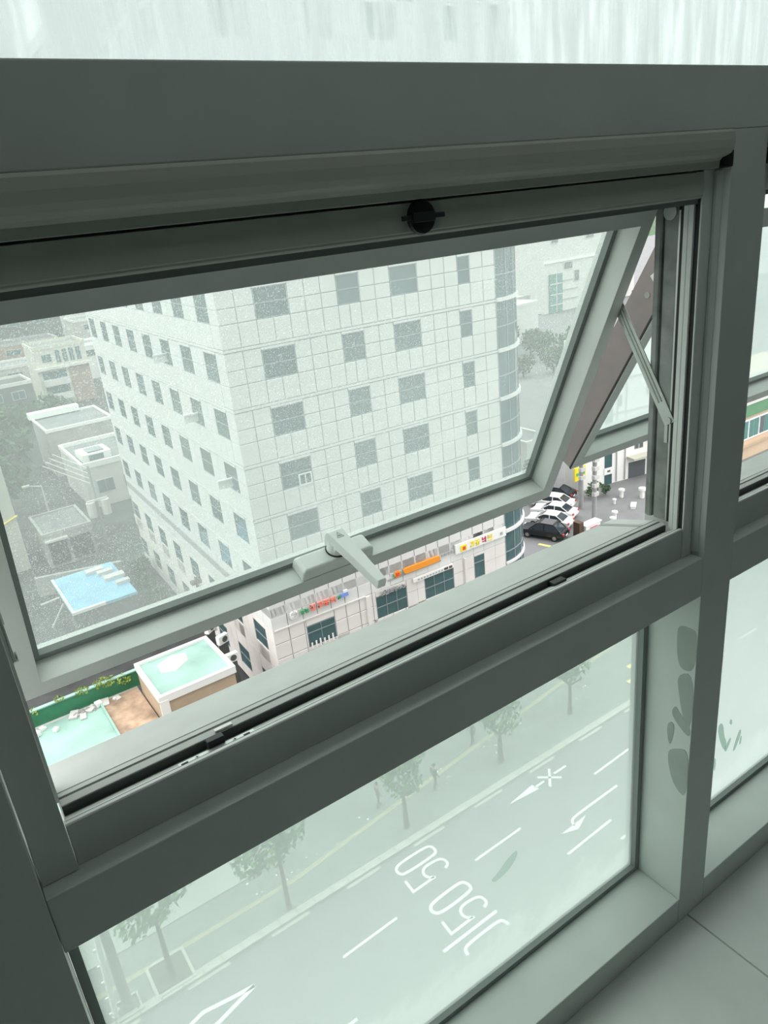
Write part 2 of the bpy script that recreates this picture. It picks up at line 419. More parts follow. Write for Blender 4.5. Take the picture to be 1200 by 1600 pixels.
for ib, b in enumerate(BL):
    b2 = smooth_ring(b)
    MB().prism_x(b2, 1.0647 - ib * 1e-4, 1.0655).build('damp_smudge', 'smudge', mullion)
def pane_film(polys, mat, pane_root):
    for b in polys:
        b = smooth_ring(b)
        n = len(b); vs = [(x, y, z) for y in (.7955, .7962) for x, z in b]
        MB().add(vs, [tuple(range(n)), tuple(range(n, 2 * n))[::-1]] + [(i, n + i, n + (i + 1) % n, (i + 1) % n) for i in range(n)]).build('smear', mat, pane_root)
pane_film([[(1.353, -1.184), (1.37, -1.188), (1.38, -1.234), (1.393, -1.256), (1.386, -1.284), (1.353, -1.214)], [(1.384, -1.273), (1.406, -1.248), (1.411, -1.258), (1.393, -1.288)], [(1.421, -1.298), (1.444, -1.243), (1.454, -1.258), (1.431, -1.304)], [(1.347, -1.309), (1.346, -1.272), (1.355, -1.293), (1.352, -1.323)], [(1.396, -1.202), (1.402, -1.192), (1.409, -1.206), (1.405, -1.214)], [(1.448, -1.292), (1.452, -1.267), (1.457, -1.276), (1.454, -1.298)]], 'film', PANES[1])
pane_film([[(0.65, -1.168), (0.665, -1.163), (0.692, -1.144), (0.719, -1.136), (0.715, -1.157), (0.694, -1.172), (0.676, -1.177), (0.658, -1.179)]], 'film_light', PANES[0])


# ================================================================== THE TWO AWNING WINDOWS
def awning_window(idx, dx, yb, zb, ang, glassmat, words):
    a = R(ang); ca, sa = math.cos(a), math.sin(a)
    X0, X1 = -0.019 + dx, 1.065 + dx
    root = empty('window_%d' % idx, ((X0 + X1) / 2, 0.72, -0.612), words, 'window', kind='structure')
    # ---- fixed frame
    sill = [(.7225, -.600), (.7225, -.5638), (.7290, -.5660), (.7384, -.5712), (.7385, -.5575), (.748, -.5555), (.7485, -.559), (.751, -.559), (.7515, -.5555),
            (.759, -.5555), (.7595, -.559), (.761, -.559), (.7615, -.5565), (.853, -.5815), (.855, -.585), (.855, -.611), (.7225, -.611)]
    MB().prism_x(sill, X0 + .042, X1 - .0285).build('sill', 'alu_dull', root, bevel=0.0004, seg=1)
    for nm_, y0_, y1_, z0_, z1_ in (('channel_shade', .7373, .7384, -.5708, -.5590), ('ridge_groove_shade', .7486, .7508, -.5592, -.5562), ('ridge_groove_shade', .7596, .7609, -.5592, -.5564)):
        MB().box(X0 + .042, X1 - .029, y0_, y1_, z0_, z1_).build(nm_, 'groove_shade', root)  # dark strips added as shade on the channel wall and in the ridge grooves
    MB().box(X0 + .040, X1 - .029, .7114, .7126, -.5605, -.5572).build('bar_groove_shade', 'rubber', root)  # black strip added as the shade in the stop bar groove
    bar = [(.705, -.6115), (.705, -.558), (.7065, -.5565), (.711, -.5565), (.7113, -.560), (.7127, -.560), (.713, -.562), (.7222, -.563), (.7222, -.6115)]
    MB().prism_x(bar, X0 + .039, X1 - .0285).build('screen_stop_bar', 'alu', root, bevel=0.0003, seg=1)
    for k, (xa, xb, sgn) in enumerate(((X0 + .002, X0 + .041, -1), (X1 - .025, X1 - .002, 1))):
        xi = xb if sgn < 0 else xa                         # face towards the opening
        s = 1 if sgn > 0 else -1
        prof = [(xi, .7435), (xi, .766), (xi + s * .005, .7664), (xi + s * .005, .7708), (xi + s * .0005, .7712), (xi - s * .0015, .774), (xi - s * .0015, .7795), (xi + s * .001, .780), (xi + s * .001, .785), (xi + s * .02, .785), (xi + s * .02, .7435)]
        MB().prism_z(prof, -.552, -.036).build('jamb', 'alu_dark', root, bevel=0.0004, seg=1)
        MB().prism_z([(xi - s * .001, .7392), (xi - s * .001, .7425), (xi + s * .006, .7430), (xi + s * .006, .7392)], -.552, -.05).build('jamb_lip', 'steel', root)
    MB().prism_x([(.7235, .049), (.7235, -.034), (.768, -.034), (.768, .02), (.800, .03), (.800, .049)], X0 + .002, X1 - .002).build('head', 'alu_dull', root, bevel=0.0004, seg=1)
    # ---- retracted insect screen: cassette, pull bar, guides
    cas = [(.6745, .0495), (.671, .046), (.6695, .036), (.6705, .026), (.675, .0195), (.682, .0165), (.688, .015), (.6915, .011), (.692, .0015), (.7225, .0015), (.7225, .0495)]
    MB().prism_x(cas, X0 + .006, X1 - .010).build('screen_cassette', 'screen_metal', root, bevel=0.0006, seg=1)
    MB().box(X1 - .0095, X1 - .0012, .6760, .7000, .0015, .0240).build('cassette_gap_shade', 'rubber', root, bevel=0.002)  # black block filling in for the shaded gap at the cassette's right end
    MB().box(X0 + .0012, X0 + .0058, .6720, .7000, .0015, .0480).build('cassette_gap_shade', 'rubber', root, bevel=0.002)  # same dark filler for the shaded gap at the left end
    MB().prism_x([(.699, -.001), (.699, -.0305), (.7005, -.0312), (.7005, -.0335), (.703, -.036), (.721, -.036), (.721, -.001)], X0 + .036, X1 - .034).build('screen_pull_bar', 'screen_metal', root, bevel=0.0005, seg=1)
    MB().prism_x([(.707, -.036), (.707, -.043), (.718, -.043), (.718, -.036)], X0 + .036, X1 - .034).build('screen_brush', 'gasket', root)
    kx = 0.527 + dx
    m = MB().cyl((kx, .699, -.0165), (kx, .6945, -.0165), .0185, .0170, 24)
    knob = m.build('turn_latch', 'dark_plastic', root)
    mk = MB().box(kx - .0285, kx + .0285, .6915, .6955, -.0190, -.0135).box(kx - .016, kx + .014, .690, .6945, -.0215, -.0115)
    mk.build('latch_wing', 'dark_plastic', knob, bevel=0.001)
    # right guide: channel open towards the window, left guide mirrored and wider
    gx = X1 - .0275
    prof = [(gx, .7170), (gx, .7245), (gx + .0008, .7250), (gx + .0008, .7256), (gx, .7260), (gx, .7335), (X1 - .001, .7335), (X1 - .001, .7035), (gx + .0012, .7035), (gx, .7045), (gx, .7068), (X1 - .009, .7072), (X1 - .009, .7168)]
    MB().prism_z(prof, -.611, .0010).build('screen_guide', 'alu_frame', root, bevel=0.0004, seg=1)
    MB().box(gx + .0040, X1 - .0092, .7074, .7166, -.610, -.001).build('guide_brush', 'rubber', root)
    MB().box(gx + .001, X1 - .004, .7338, .7385, -.552, -.036).build('guide_seal', 'rubber', root)
    MB().prism_z([(X1 - .0006, .6905), (X1 - .0006, .7030), (X1 - .0045, .7030), (X1 - .0045, .698)], -.605, -.001).build('guide_bead', 'alu', root, bevel=0.001)
    prof = [(X0 + .002, .7195), (X0 + .038, .7195), (X0 + .038, .699), (X0 + .002, .699)]
    MB().prism_z(prof, -.611, .0010).build('screen_guide', 'alu', root, bevel=0.0008)
    # ---- latch plate and catches in the sill channel
    pl = MB().box(dx + .146, dx + .240, .7145, .7222, -.562, -.5608).build('catch_plate', 'steel', root)
    for xx in (.168, .215):
        mm = MB().cyl((dx + xx, .7183, -.5606), (dx + xx, .7183, -.5600), .0028, n=12); sc_ = mm.build('screw', 'steel', pl)
    mm = MB()
    for xx in (.168, .215):
        mm.box(dx + xx - .0018, dx + xx + .0018, .7179, .7187, -.5600, -.5597); mm.box(dx + xx - .0004, dx + xx + .0004, .7165, .7201, -.5600, -.5597)
    mm.build('screw_slot', 'rubber', pl)
    mm = MB()
    for xx in (.153, .230): mm.box(dx + xx - .004, dx + xx + .004, .7170, .7195, -.5608, -.5604)
    mm.build('plate_slot', 'rubber', pl)
    MB().box(dx + .184, dx + .205, .7232, .7330, -.5665, -.5525).build('catch', 'dark_plastic', root, bevel=0.001)
    MB().box(dx + .200, dx + .222, .7386, .7440, -.556, -.5535).build('catch_tongue', 'white', root, bevel=0.0005)
    MB().box(dx + .750, dx + .776, .7232, .7360, -.568, -.5600).build('catch', 'dark_plastic', root, bevel=0.001)
    MB().prism_x([(.762, -.5562), (.762, -.5572), (.852, -.5818), (.852, -.5806)], X1 - .068, X1 - .0645).build('sill_joint', 'gasket', root)
    MB().prism_x([(.762, -.5562), (.762, -.5572), (.852, -.5818), (.852, -.5806)], X1 - .060, X1 - .0585).build('sill_joint', 'gasket', root)
    # ---- sash: hinged at its head, pushed outwards at its foot
    SX0, SX1, L, FW, D, GN = 0.028 + dx, 1.035 + dx, 0.595, 0.027, 0.066, 0.050
    def S(x, n, s): return Vector((x, yb + n * ca - s * sa, zb + n * sa + s * ca))
    sash = empty('sash', S((SX0 + SX1) / 2, 0, L), parent=root)
    def member(p0, p1, q0, q1, name):
        """mitred member; p0,p1 outer corner points (x, s), q0,q1 inner ones"""
        vs = [S(*c) for c in [(p[0], n, p[1]) for n in (0, D) for p in (p0, p1, q1, q0)]]
        return MB().add(vs, [(0, 1, 2, 3), (7, 6, 5, 4), (0, 4, 5, 1), (1, 5, 6, 2), (2, 6, 7, 3), (3, 7, 4, 0)]).build(name, 'alu_frame', sash, bevel=0.0008)
    o4 = [(SX0, 0), (SX1, 0), (SX1, L), (SX0, L)]; FT = 0.0400; i4 = [(SX0 + FW, FW), (SX1 - FW, FW), (SX1 - FW, L - FT), (SX0 + FW, L - FT)]
    member(o4[0], o4[1], i4[0], i4[1], 'bottom_rail')
    member(o4[1], o4[2], i4[1], i4[2], 'stile')
    member(o4[2], o4[3], i4[2], i4[3], 'top_rail')
    member(o4[3], o4[0], i4[3], i4[0], 'stile')
    def sbox(mb, x0, x1, n0, n1, s0, s1):
        return mb.add([S(x, n, s) for s in (s0, s1) for x, n in ((x0, n0), (x1, n0), (x1, n1), (x0, n1))], [(3, 2, 1, 0), (4, 5, 6, 7), (0, 1, 5, 4), (1, 2, 6, 5), (2, 3, 7, 6), (3, 0, 4, 7)])
    sbox(MB(), SX0 + FW - .004, SX1 - FW + .004, GN, GN + .006, FW - .004, L - FT + .004).build('pane', glassmat, sash)
    m = MB(); e = .010
    sbox(m, SX0 + FW, SX1 - FW, GN - .012, GN - .0005, FW, FW + e); sbox(m, SX0 + FW, SX1 - FW, GN - .012, GN - .0005, L - FT - e, L - FT)
    sbox(m, SX0 + FW, SX0 + FW + e, GN - .012, GN - .0005, FW + e, L - FT - e); sbox(m, SX1 - FW - e, SX1 - FW, GN - .012, GN - .0005, FW + e, L - FT - e)
    m.build('glazing_gasket', 'gasket', sash)
    m = MB()
    sbox(m, SX0 - .0025, SX0 - .0003, .002, .0055, 0, L); sbox(m, SX1 + .0003, SX1 + .0025, .002, .0055, 0, L); sbox(m, SX0, SX1, .002, .0055, -.0025, -.0003)
    m.build('edge_seal', 'rubber', sash)
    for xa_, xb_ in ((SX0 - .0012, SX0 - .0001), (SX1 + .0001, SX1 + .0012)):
        sbox(MB(), xa_, xb_, .0058, D, 0, L).build('side_shade_plate', 'side_shade', sash)  # thin plates added to put shade into the colour of the sash sides
    if idx == 1:                                              # maker's stamp etched at the corner of the pane
        m = MB(); cx, cs = SX1 - FW - .016, FW + .030
        for k in range(14):
            q0, q1 = 2 * math.pi * k / 14, 2 * math.pi * (k + 1) / 14
            m.add([S(cx + r * math.cos(q), GN - .0004, cs + .004 + r * math.sin(q)) for q in (q0, q1) for r in (.0052, .0062)], [(0, 1, 3, 2)])
        for dz in (.012, .015, -.006, -.009): sbox(m, cx - .008, cx + .006, GN - .0006, GN - .0002, cs + dz, cs + dz + .0009)
        for dx_ in (-.003, .0, .002): sbox(m, cx + dx_, cx + dx_ + .0008, GN - .0006, GN - .0002, cs + .001, cs + .007)
        m.build('glass_stamp', 'mark', sash)
    # ---- cam handle on the bottom rail
    ho = 0.0 if idx == 1 else -0.07
    h0, h1 = 0.461 + dx + ho, 0.600 + dx + ho
    vs = []
    for s_, ins in ((FW + .0002, 0.0), (.047, .002), (.0505, .007)):
        vs += [S(h0 + ins, .0005 + ins * .3, s_), S(h1 - ins, .0005 + ins * .3, s_), S(h1 - ins * 1.2, .040 - ins, s_), S(h0 + ins * 1.2, .040 - ins, s_)]
    fs = [(3, 2, 1, 0), (8, 9, 10, 11)] + [(4 * k + i, 4 * k + (i + 1) % 4, 4 * k + 4 + (i + 1) % 4, 4 * k + 4 + i) for k in range(2) for i in range(4)]
    MB().add(vs, fs).build('handle_base', 'handle', sash, bevel=0.003, seg=3)
    hx, hn = 0.535 + dx + ho, 0.022
    MB().cyl(S(hx, hn, .049), S(hx, hn, .0525), .0185, n=28).build('pivot_ring', 'rubber', sash)
    m = MB().cyl(S(hx, hn, .051), S(hx, hn, .070), .0170, .0150, 28); m.build('handle_pivot', 'handle', sash, smooth=False)
    # lever: side profile (n, s) swept across a tapering width
    prof = [(.039, .0545), (.041, .070), (.037, .0835), (.031, .0865), (-.097, .0905), (-.1005, .0885), (-.1005, .0745), (-.097, .0725), (-.030, .0700), (.006, .0660), (.0105, .0545)]
    def wid(n): t = min(1, max(0, (.041 - n) / .14)); return .0145 * (1 - t) + .0078 * t
    vs = []
    for sd in (-1, 1):
        for n, s_ in prof: vs.append(S(hx + .006 * min(1, max(0, (.03 - n) / .13)) + sd * wid(n), n, s_))
    k = len(prof)
    MB().add(vs, [tuple(range(k)), tuple(range(k, 2 * k))[::-1]] + [(i, k + i, k + (i + 1) % k, (i + 1) % k) for i in range(k)]).build('handle_lever', 'handle', sash, bevel=0.0022, seg=3)
    m = MB()
    tri = [(.014, -.006), (.014, .006), (.026, 0)]
    def line(p, q, wd=.0007):
        (n0, x0), (n1, x1) = p, q; l = math.hypot(n1 - n0, x1 - x0); ux, un = -(n1 - n0) / l * wd / 2, (x1 - x0) / l * wd / 2
        def tops(n): return .0865 + (.031 - n) / .128 * .004 + .0003
        m.add([S(hx + x0 + ux, n0 + un, tops(n0)), S(hx + x0 - ux, n0 - un, tops(n0)), S(hx + x1 - ux, n1 - un, tops(n1)), S(hx + x1 + ux, n1 + un, tops(n1))], [(0, 1, 2, 3)])
    for i in range(3): line(tri[i], tri[(i + 1) % 3])
    line((.017, -.0035), (.017, .0035)); line((.0195, -.0025), (.0165, .002)); line((.0205, .0005), (.0165, -.002))
    m.build('handle_mark', 'mark', sash)
    # ---- stay arm from the jamb to the sash on each side, with its slide shoe
    for sgn in (1, -1):
        xo = (SX1 + .0035) if sgn > 0 else (SX0 - .0035)
        P1 = Vector((xo, .7475, -.366)); P0 = Vector((xo, S(0, .030, 0).y - ( (-.170 - S(0, .030, 0).z) * sa / ca), -.170))
        d = (P1 - P0).normalized(); nrm = Vector((1, 0, 0)); t = d.cross(nrm)
        q = MB()
        for (w_, x0, x1, e0, e1) in ((.0105, -.0012, .0012, -.012, .014),):
            vs = [P0 + d * e0 + t * w_ + nrm * x0, P0 + d * e0 - t * w_ + nrm * x0, P1 + d * e1 - t * w_ + nrm * x0, P1 + d * e1 + t * w_ + nrm * x0]
            vs += [v + nrm * (x1 - x0) for v in vs]
            q.add(vs, [(0, 1, 2, 3), (7, 6, 5, 4), (0, 4, 5, 1), (1, 5, 6, 2), (2, 6, 7, 3), (3, 7, 4, 0)])
        arm = q.build('stay_arm', 'steel', root, bevel=0.0006)
        q = MB()
        for off in (-.0030, .0030):
            q.cyl(P0 + d * .02 + t * off - nrm * sgn * .0014, P1 - d * .025 + t * off - nrm * sgn * .0014, .0016, n=8)
        q.build('stay_rib', 'steel', arm)
        q = MB().cyl(P1 + d * .008 - nrm * sgn * .0035, P1 + d * .008 + nrm * .0010, .0062, n=16)
        q.build('rivet', 'steel', arm)
        xs = (X1 - .0252) if sgn > 0 else (X0 + .0412)
        sh = MB().box(xs - .0015, xs + .0005, .7445, .7505, -.412, -.374).build('slide_shoe', 'steel', root)
        MB().cyl((xs - .003, .757, -.052), (xs + .001, .757, -.052), .0115, n=20).build('hinge_knuckle', 'steel', root)
        xq = SX1 + .0003 if sgn > 0 else SX0 - .0003
        q = MB()
        for n_, s_ in ((.034, L - .17), (.034, L - .13)):
            q.cyl(S(xq, n_, s_), S(xq + sgn * .0018, n_, s_), .0058, n=16)
        q.build('screw_head', 'alu_dark', sash)
    return root

awning_window(1, 0.0, 1.009, -.577, 23.7, 'sash_glass', 'grey aluminium awning window pushed open over the street, lever handle on its sash')
awning_window(2, 1.170, 1.101, -.584, 30.5, 'sash_glass_clean', 'second awning window, open wider, beyond the right mullion')


# ================================================================== THE STREET, 32 m BELOW THE LENS
G = -32.0
random.seed(7)
road = MB().box(-300, 400, 0.8, 26.3, G - 0.3, G - 0.12).build('road', 'asphalt')
tag(road, 'grey asphalt street with white lane lines and numbers far below', 'road', kind='structure')
GR = G - 0.12
def stroke(pts, wd, close=False, z=GR + 0.006, th=0.01):
    m = MB(); n = len(pts)
    L, Rr = [], []
    for i, p in enumerate(pts):
        p = Vector(p)
        a = Vector(pts[i - 1]) if i > 0 else (Vector(pts[-2]) if close else None)
        b = Vector(pts[i + 1]) if i < n - 1 else (Vector(pts[1]) if close else None)
        d1 = (p - a).normalized() if a is not None else (b - p).normalized()
        d2 = (b - p).normalized() if b is not None else d1
        t = (d1 + d2)
        t = t.normalized() if t.length > 1e-6 else d1
        nn = Vector((-t.y, t.x)); k = wd / 2 / max(0.45, abs(nn.dot(Vector((-d1.y, d1.x)))))
        L.append(p + nn * k); Rr.append(p - nn * k)
    for i in range(n - 1):
        m.add([(L[i].x, L[i].y, z), (Rr[i].x, Rr[i].y, z), (Rr[i + 1].x, Rr[i + 1].y, z), (L[i + 1].x, L[i + 1].y, z)], [(0, 1, 2, 3)])
    return m
def smooth_pts(pts, close=False, it=2):
    for _ in range(it):
        q = []
        n = len(pts)
        if not close: q.append(pts[0])
        for i in range(n - 1):
            a, b = Vector(pts[i]), Vector(pts[i + 1])
            q += [tuple(a * .75 + b * .25), tuple(a * .25 + b * .75)]
        if not close: q.append(pts[-1])
        else: q.append(q[0])
        pts = q
    return pts
def paint(name, pts, wd, sm=False, close=False, mat='road_white'):
    if sm: pts = smooth_pts(pts, close)
    return stroke(pts, wd, close).build(name, mat, road)
paint('speed_number', [(16.58, 25.73), (16.9, 25.57), (16.92, 25.19), (16.73, 25.0), (14.74, 24.98), (14.5, 25.17), (14.51, 25.5), (14.78, 25.72), (16.58, 25.73)], .16, True, True)
def five(x, y):
    m = stroke([(14.48 + x, 24.62 + y), (14.43 + x, 23.84 + y), (15.87 + x, 23.88 + y)], .15)
    b = stroke(smooth_pts([(15.80 + x, 23.90 + y), (15.59 + x, 23.99 + y), (15.45 + x, 24.28 + y), (15.56 + x, 24.56 + y), (15.83 + x, 24.71 + y), (16.58 + x, 24.67 + y), (16.87 + x, 24.5 + y), (16.91 + x, 24.11 + y), (16.59 + x, 23.95 + y)]), .15)
    m.add(b.v, b.f); return m
five(0, 0).build('speed_number', 'road_white', road)
paint('speed_number', [(16.5, 22.82), (16.82, 22.65), (16.86, 22.25), (16.66, 22.06), (14.77, 21.99), (14.46, 22.24), (14.49, 22.56), (14.76, 22.73), (16.5, 22.82)], .17, True, True)
five(0, -3.02).build('speed_number', 'road_white', road)
paint('road_letter', [(13.55, 20.34), (16.92, 20.41)], .16)
paint('road_letter', [(14.34, 19.50), (14.40, 19.85), (14.9, 19.93), (16.3, 19.95), (16.8, 19.90), (16.86, 19.50)], .16, True)
for a, b in (((18.1, 23.34), (21.4, 23.41)), ((22.04, 20.58), (25.56, 20.71)), ((27.57, 23.62), (30.84, 23.74)), ((9.75, 23.04), (12.92, 23.16)), ((5.3, 20.17), (8.72, 20.22)),
             ((36.6, 23.95), (39.9, 24.1)), ((31.5, 20.9), (34.9, 21.0)), ((24.9, 19.50), (28.6, 19.55)), ((0.4, 22.8), (3.6, 22.9))):
    paint('lane_line', [a, b], .14)
# straight arrow with a turn ban cross, left-turn arrows, lozenge of a crossing ahead
m = stroke([(24.2, 25.09), (24.95, 25.11)], .15); b = stroke([(25.85, 25.18), (26.85, 25.19)], .15); m.add(b.v, b.f)
m.add([(22.1, 25.08, GR + .006), (24.3, 24.86, GR + .006), (24.2, 25.36, GR + .006)], [(0, 1, 2)])
b = stroke([(25.93, 25.66), (24.9, 24.58)], .15); m.add(b.v, b.f); b = stroke([(24.88, 25.58), (25.95, 24.68)], .15); m.add(b.v, b.f)
m.build('lane_arrow', 'road_white', road)
def turn(x):
    m = stroke(smooth_pts([(27.85 + x, 22.18), (24.28 + x, 22.13), (23.9 + x, 22.02), (23.75 + x, 21.7)]), .15)
    m.add([(22.75 + x, 21.73, GR + .006), (23.55 + x, 21.45, GR + .006), (23.75 + x, 21.38, GR + .006), (24.8 + x, 21.80, GR + .006), (24.1 + x, 21.78, GR + .006), (23.5 + x, 21.75, GR + .006)], [(0, 1, 2, 3, 4, 5)])
    return m
turn(0).build('lane_arrow', 'road_white', road)
turn(6.9).build('lane_arrow', 'road_white', road)
paint('road_lozenge', [(5.84, 24.41), (4.95, 24.50), (3.45, 24.72), (1.2, 24.05), (3.3, 23.70), (5.0, 24.18), (5.84, 24.41)], .20)
# kerb of granite stones
kerb = MB().box(-300, 42, 26.30, 26.72, G - .3, G - .06).build('kerb', 'concrete')
tag(kerb, 'pale granite kerb along the far side of the street', 'kerb', kind='structure')
kme = MB().box(-.485, .485, -.205, .205, -.08, .05).mesh('kerb_stone', 'kerb')
for i in range(46):
    if i == 1: continue
    piece('kerb_stone', kme, (-2.3 + i * 1.0, 26.51 + random.uniform(-.006, .006), G - .02), kerb, random.uniform(-.006, .006))
gut = MB()
for i in range(16): gut.box(-1 + i * 4.3, 1.1 + i * 4.3, 26.08, 26.28, G - .12, G - .105)
gut.build('gutter_strip', 'kerb', road)
walk = MB().box(-300, 42, 26.72, 40.3, G - .35, G).build('sidewalk', 'paving')
tag(walk, 'grey green paved sidewalk with a yellow tactile strip and tree pits', 'sidewalk', kind='structure')
tme = MB().box(-.47, .47, -.14, .14, 0, .012).mesh('tactile_tile', 'tactile')
for i in range(46):
    x = -3 + i * .97
    y = 28.30 + (0.0 if x < 10 else (x - 10) * .118)
    piece('tactile_tile', tme, (x, y, G + .001), walk, 0.0 if x < 10 else .117)
MB().box(-60, 8.6, 29.95, 33.0, G, G + .05).build('plaza_paving', 'plaza', walk)
m = MB()
for i in range(70):
    x, y = random.uniform(4.2, 34), random.uniform(28.5, 29.8)
    s = random.uniform(.04, .10); m.box(x, x + s, y, y + s, G, G + .02)
tag(m.build('fallen_litter', 'white'), 'pale scraps and blossoms scattered over the sidewalk', 'litter', kind='stuff')
MB().box(36.0, 38.6, 27.85, 28.15, G, G + .012).build('yellow_band', 'road_yellow', walk)
MB().box(37.4, 39.8, 29.0, 29.3, G, G + .012).build('yellow_band', 'road_yellow', walk)
gnd = MB().box(-400, 42, 40.3, 700, G - .5, G - .02).build('ground', 'alley')
tag(gnd, 'dark grey alley ground between the low houses', 'ground', kind='structure')
side = MB().box(42, 600, 26.3, 700, G - .5, G - .13).build('side_road', 'asphalt')
tag(side, 'grey side street and parking area beyond the office building', 'road', kind='structure')
for a, b in (((47.9, 48.3), (48.4, 46.7)), ((44.5, 42.0), (46.0, 40.2))):
    stroke([a, b], .35, z=G - .12).build('lane_line', 'road_yellow' if a[0] > 47 else 'road_white', side)
for i in range(5): stroke([(43.2 + i * .05, 43.5 + i * 1.1), (45.0 + i * .05, 43.5 + i * 1.1)], .5, z=G - .12).build('crossing_bar', 'road_white', side)

# ---- trees
def leaf_mesh(name, mat, blobs, n, s):
    m = MB()
    tot = sum(b[3] ** 2 for b in blobs)
    for (bx, by, bz, r, fl) in blobs:
        for _ in range(int(n * r * r / tot)):
            d = Vector((random.gauss(0, 1), random.gauss(0, 1), random.gauss(0, 1))).normalized() * r * random.uniform(.55, 1.0)
            p = Vector((bx, by, bz)) + Vector((d.x, d.y, d.z * fl))
            u = Vector((random.gauss(0, 1), random.gauss(0, 1), random.gauss(0, 1))).normalized()
            t = u.orthogonal().normalized(); q = u.cross(t)
            k = s * random.uniform(.6, 1.3)
            m.add([p - t * k, p - q * k * .55 + u * k * .1, p + t * k, p + q * k * .55 + u * k * .1], [(0, 1, 2, 3)])
    return m.mesh(name, mat)
def trunk_mb(h, r, lean=(0, 0), limbs=3):
    m = MB().cyl((0, 0, 0), (lean[0] * .5, lean[1] * .5, h * .5), r, r * .75, 8).cyl((lean[0] * .5, lean[1] * .5, h * .5), (lean[0], lean[1], h), r * .75, r * .55, 8)
    for k in range(limbs):
        a = 2.1 * k + .5
        m.cyl((lean[0], lean[1], h * .93), (lean[0] + .9 * math.cos(a), lean[1] + .9 * math.sin(a), h * 1.33), r * .5, r * .2, 6)
    return m
pit_me = MB()
pit_me.box(-.95, .95, -.95, -.80, 0, .06).box(-.95, .95, .80, .95, 0, .06).box(-.95, -.80, -.80, .80, 0, .06).box(.80, .95, -.80, .80, 0, .06)
pit_me = pit_me.mesh('tree_pit', 'kerb')
soil_me = MB().box(-.8, .8, -.8, .8, 0, .03).mesh('pit_soil', 'soil')
def street_tree(x, y, label, h, r, blobs, n, mat='leaf', pit=True, s=.17, lean=(0, 0)):
    t = empty('street_tree', (x, y, G), label, 'tree', 'young trees along the sidewalk')
    trunk_mb(h, r, lean).build('trunk', 'bark', t, origin=None) if False else None
    tm = trunk_mb(h, r, lean).mesh('trunk', 'bark'); piece('trunk', tm, (x, y, G), t)
    piece('foliage', leaf_mesh('foliage', mat, blobs, n, s), (x, y, G), t)['kind'] = 'stuff'
    if pit:
        piece('pit_kerb', pit_me, (x, y + .25, G), t); piece('pit_soil', soil_me, (x, y + .25, G), t)
    return t
street_tree(2.95, 27.15, 'young street tree in a square kerbed pit beside the concrete pole', 3.7, .16, [(.1, 0, 4.6, 1.1, .8), (-.9, -.1, 4.2, .85, .7), (1.1, .2, 4.9, .9, .7), (.2, .6, 5.4, 1.0, .7)], 900)
street_tree(8.97, 26.95, 'second street tree from the concrete pole, crown cut off by the middle rail', 3.9, .15, [(-.6, 0, 4.4, 1.2, .8), (.7, .2, 4.7, 1.1, .8), (-1.5, .1, 4.0, .9, .6), (0, .5, 5.6, 1.2, .8)], 1000, pit=False)
street_tree(16.62, 27.4, 'third street tree from the concrete pole, its trunk level with the speed numbers', 2.4, .17, [(0, 0, 3.6, 1.2, 1.0), (.5, .2, 4.8, 1.1, .9), (-.6, 0, 4.9, 1.0, .9)], 1000, 'leaf', False)
street_tree(24.11, 27.9, 'fourth street tree from the concrete pole, above the straight arrow', 2.2, .19, [(0, 0, 3.6, 1.4, 1.0), (.4, .2, 5.2, 1.4, .9), (-.9, 0, 4.6, 1.1, .9)], 1100, 'leaf', False)
street_tree(30.6, 28.3, 'fifth street tree from the concrete pole, near the right jamb', 2.4, .16, [(0, 0, 3.9, 1.3, 1.0), (.8, .2, 5.0, 1.2, .9), (-1.2, .1, 4.9, 1.2, .9)], 900, 'leaf', False)

# ---- concrete pole with a guy wire in a white guard
p = empty('utility_pole', (.85, 26.95, G), 'grey concrete utility pole at the kerb with a white guy wire guard', 'pole')
piece('pole_shaft', MB().cyl((0, 0, 0), (0, 0, 9.5), .24, .17, 14).mesh('pole_shaft', 'pole'), (.85, 26.95, G), p)
piece('pole_base', MB().box(-.55, .55, -.5, -.42, 0, .12).box(-.55, .55, .42, .5, 0, .12).box(-.55, -.47, -.42, .42, 0, .12).box(.47, .55, -.42, .42, 0, .12).mesh('pole_base', 'kerb'), (.85, 26.95, G), p)
gw = MB().cyl((.28, 26.72, -31.5), (.52, 26.76, -26.8), .13, .13, 10).build('guy_guard', 'white', p)
m = MB()
for k in range(6):
    t = k / 5; c = Vector((.30, 26.75, -31.5)).lerp(Vector((.55, 26.80, -26.8)), t)
    MB().box(c.x - .26, c.x - .06, c.y - .04, c.y + .04, c.z - .06, c.z + .04).build('guard_clip', 'white', gw)
MB().cyl((.18, 26.72, -31.75), (.42, 26.78, -31.45), .10, .10, 8).build('guy_anchor', 'white', p)
MB().cyl((.55, 26.80, -26.8), (.80, 26.93, -23.0), .02, .02, 6).build('guy_wire', 'steel', p)

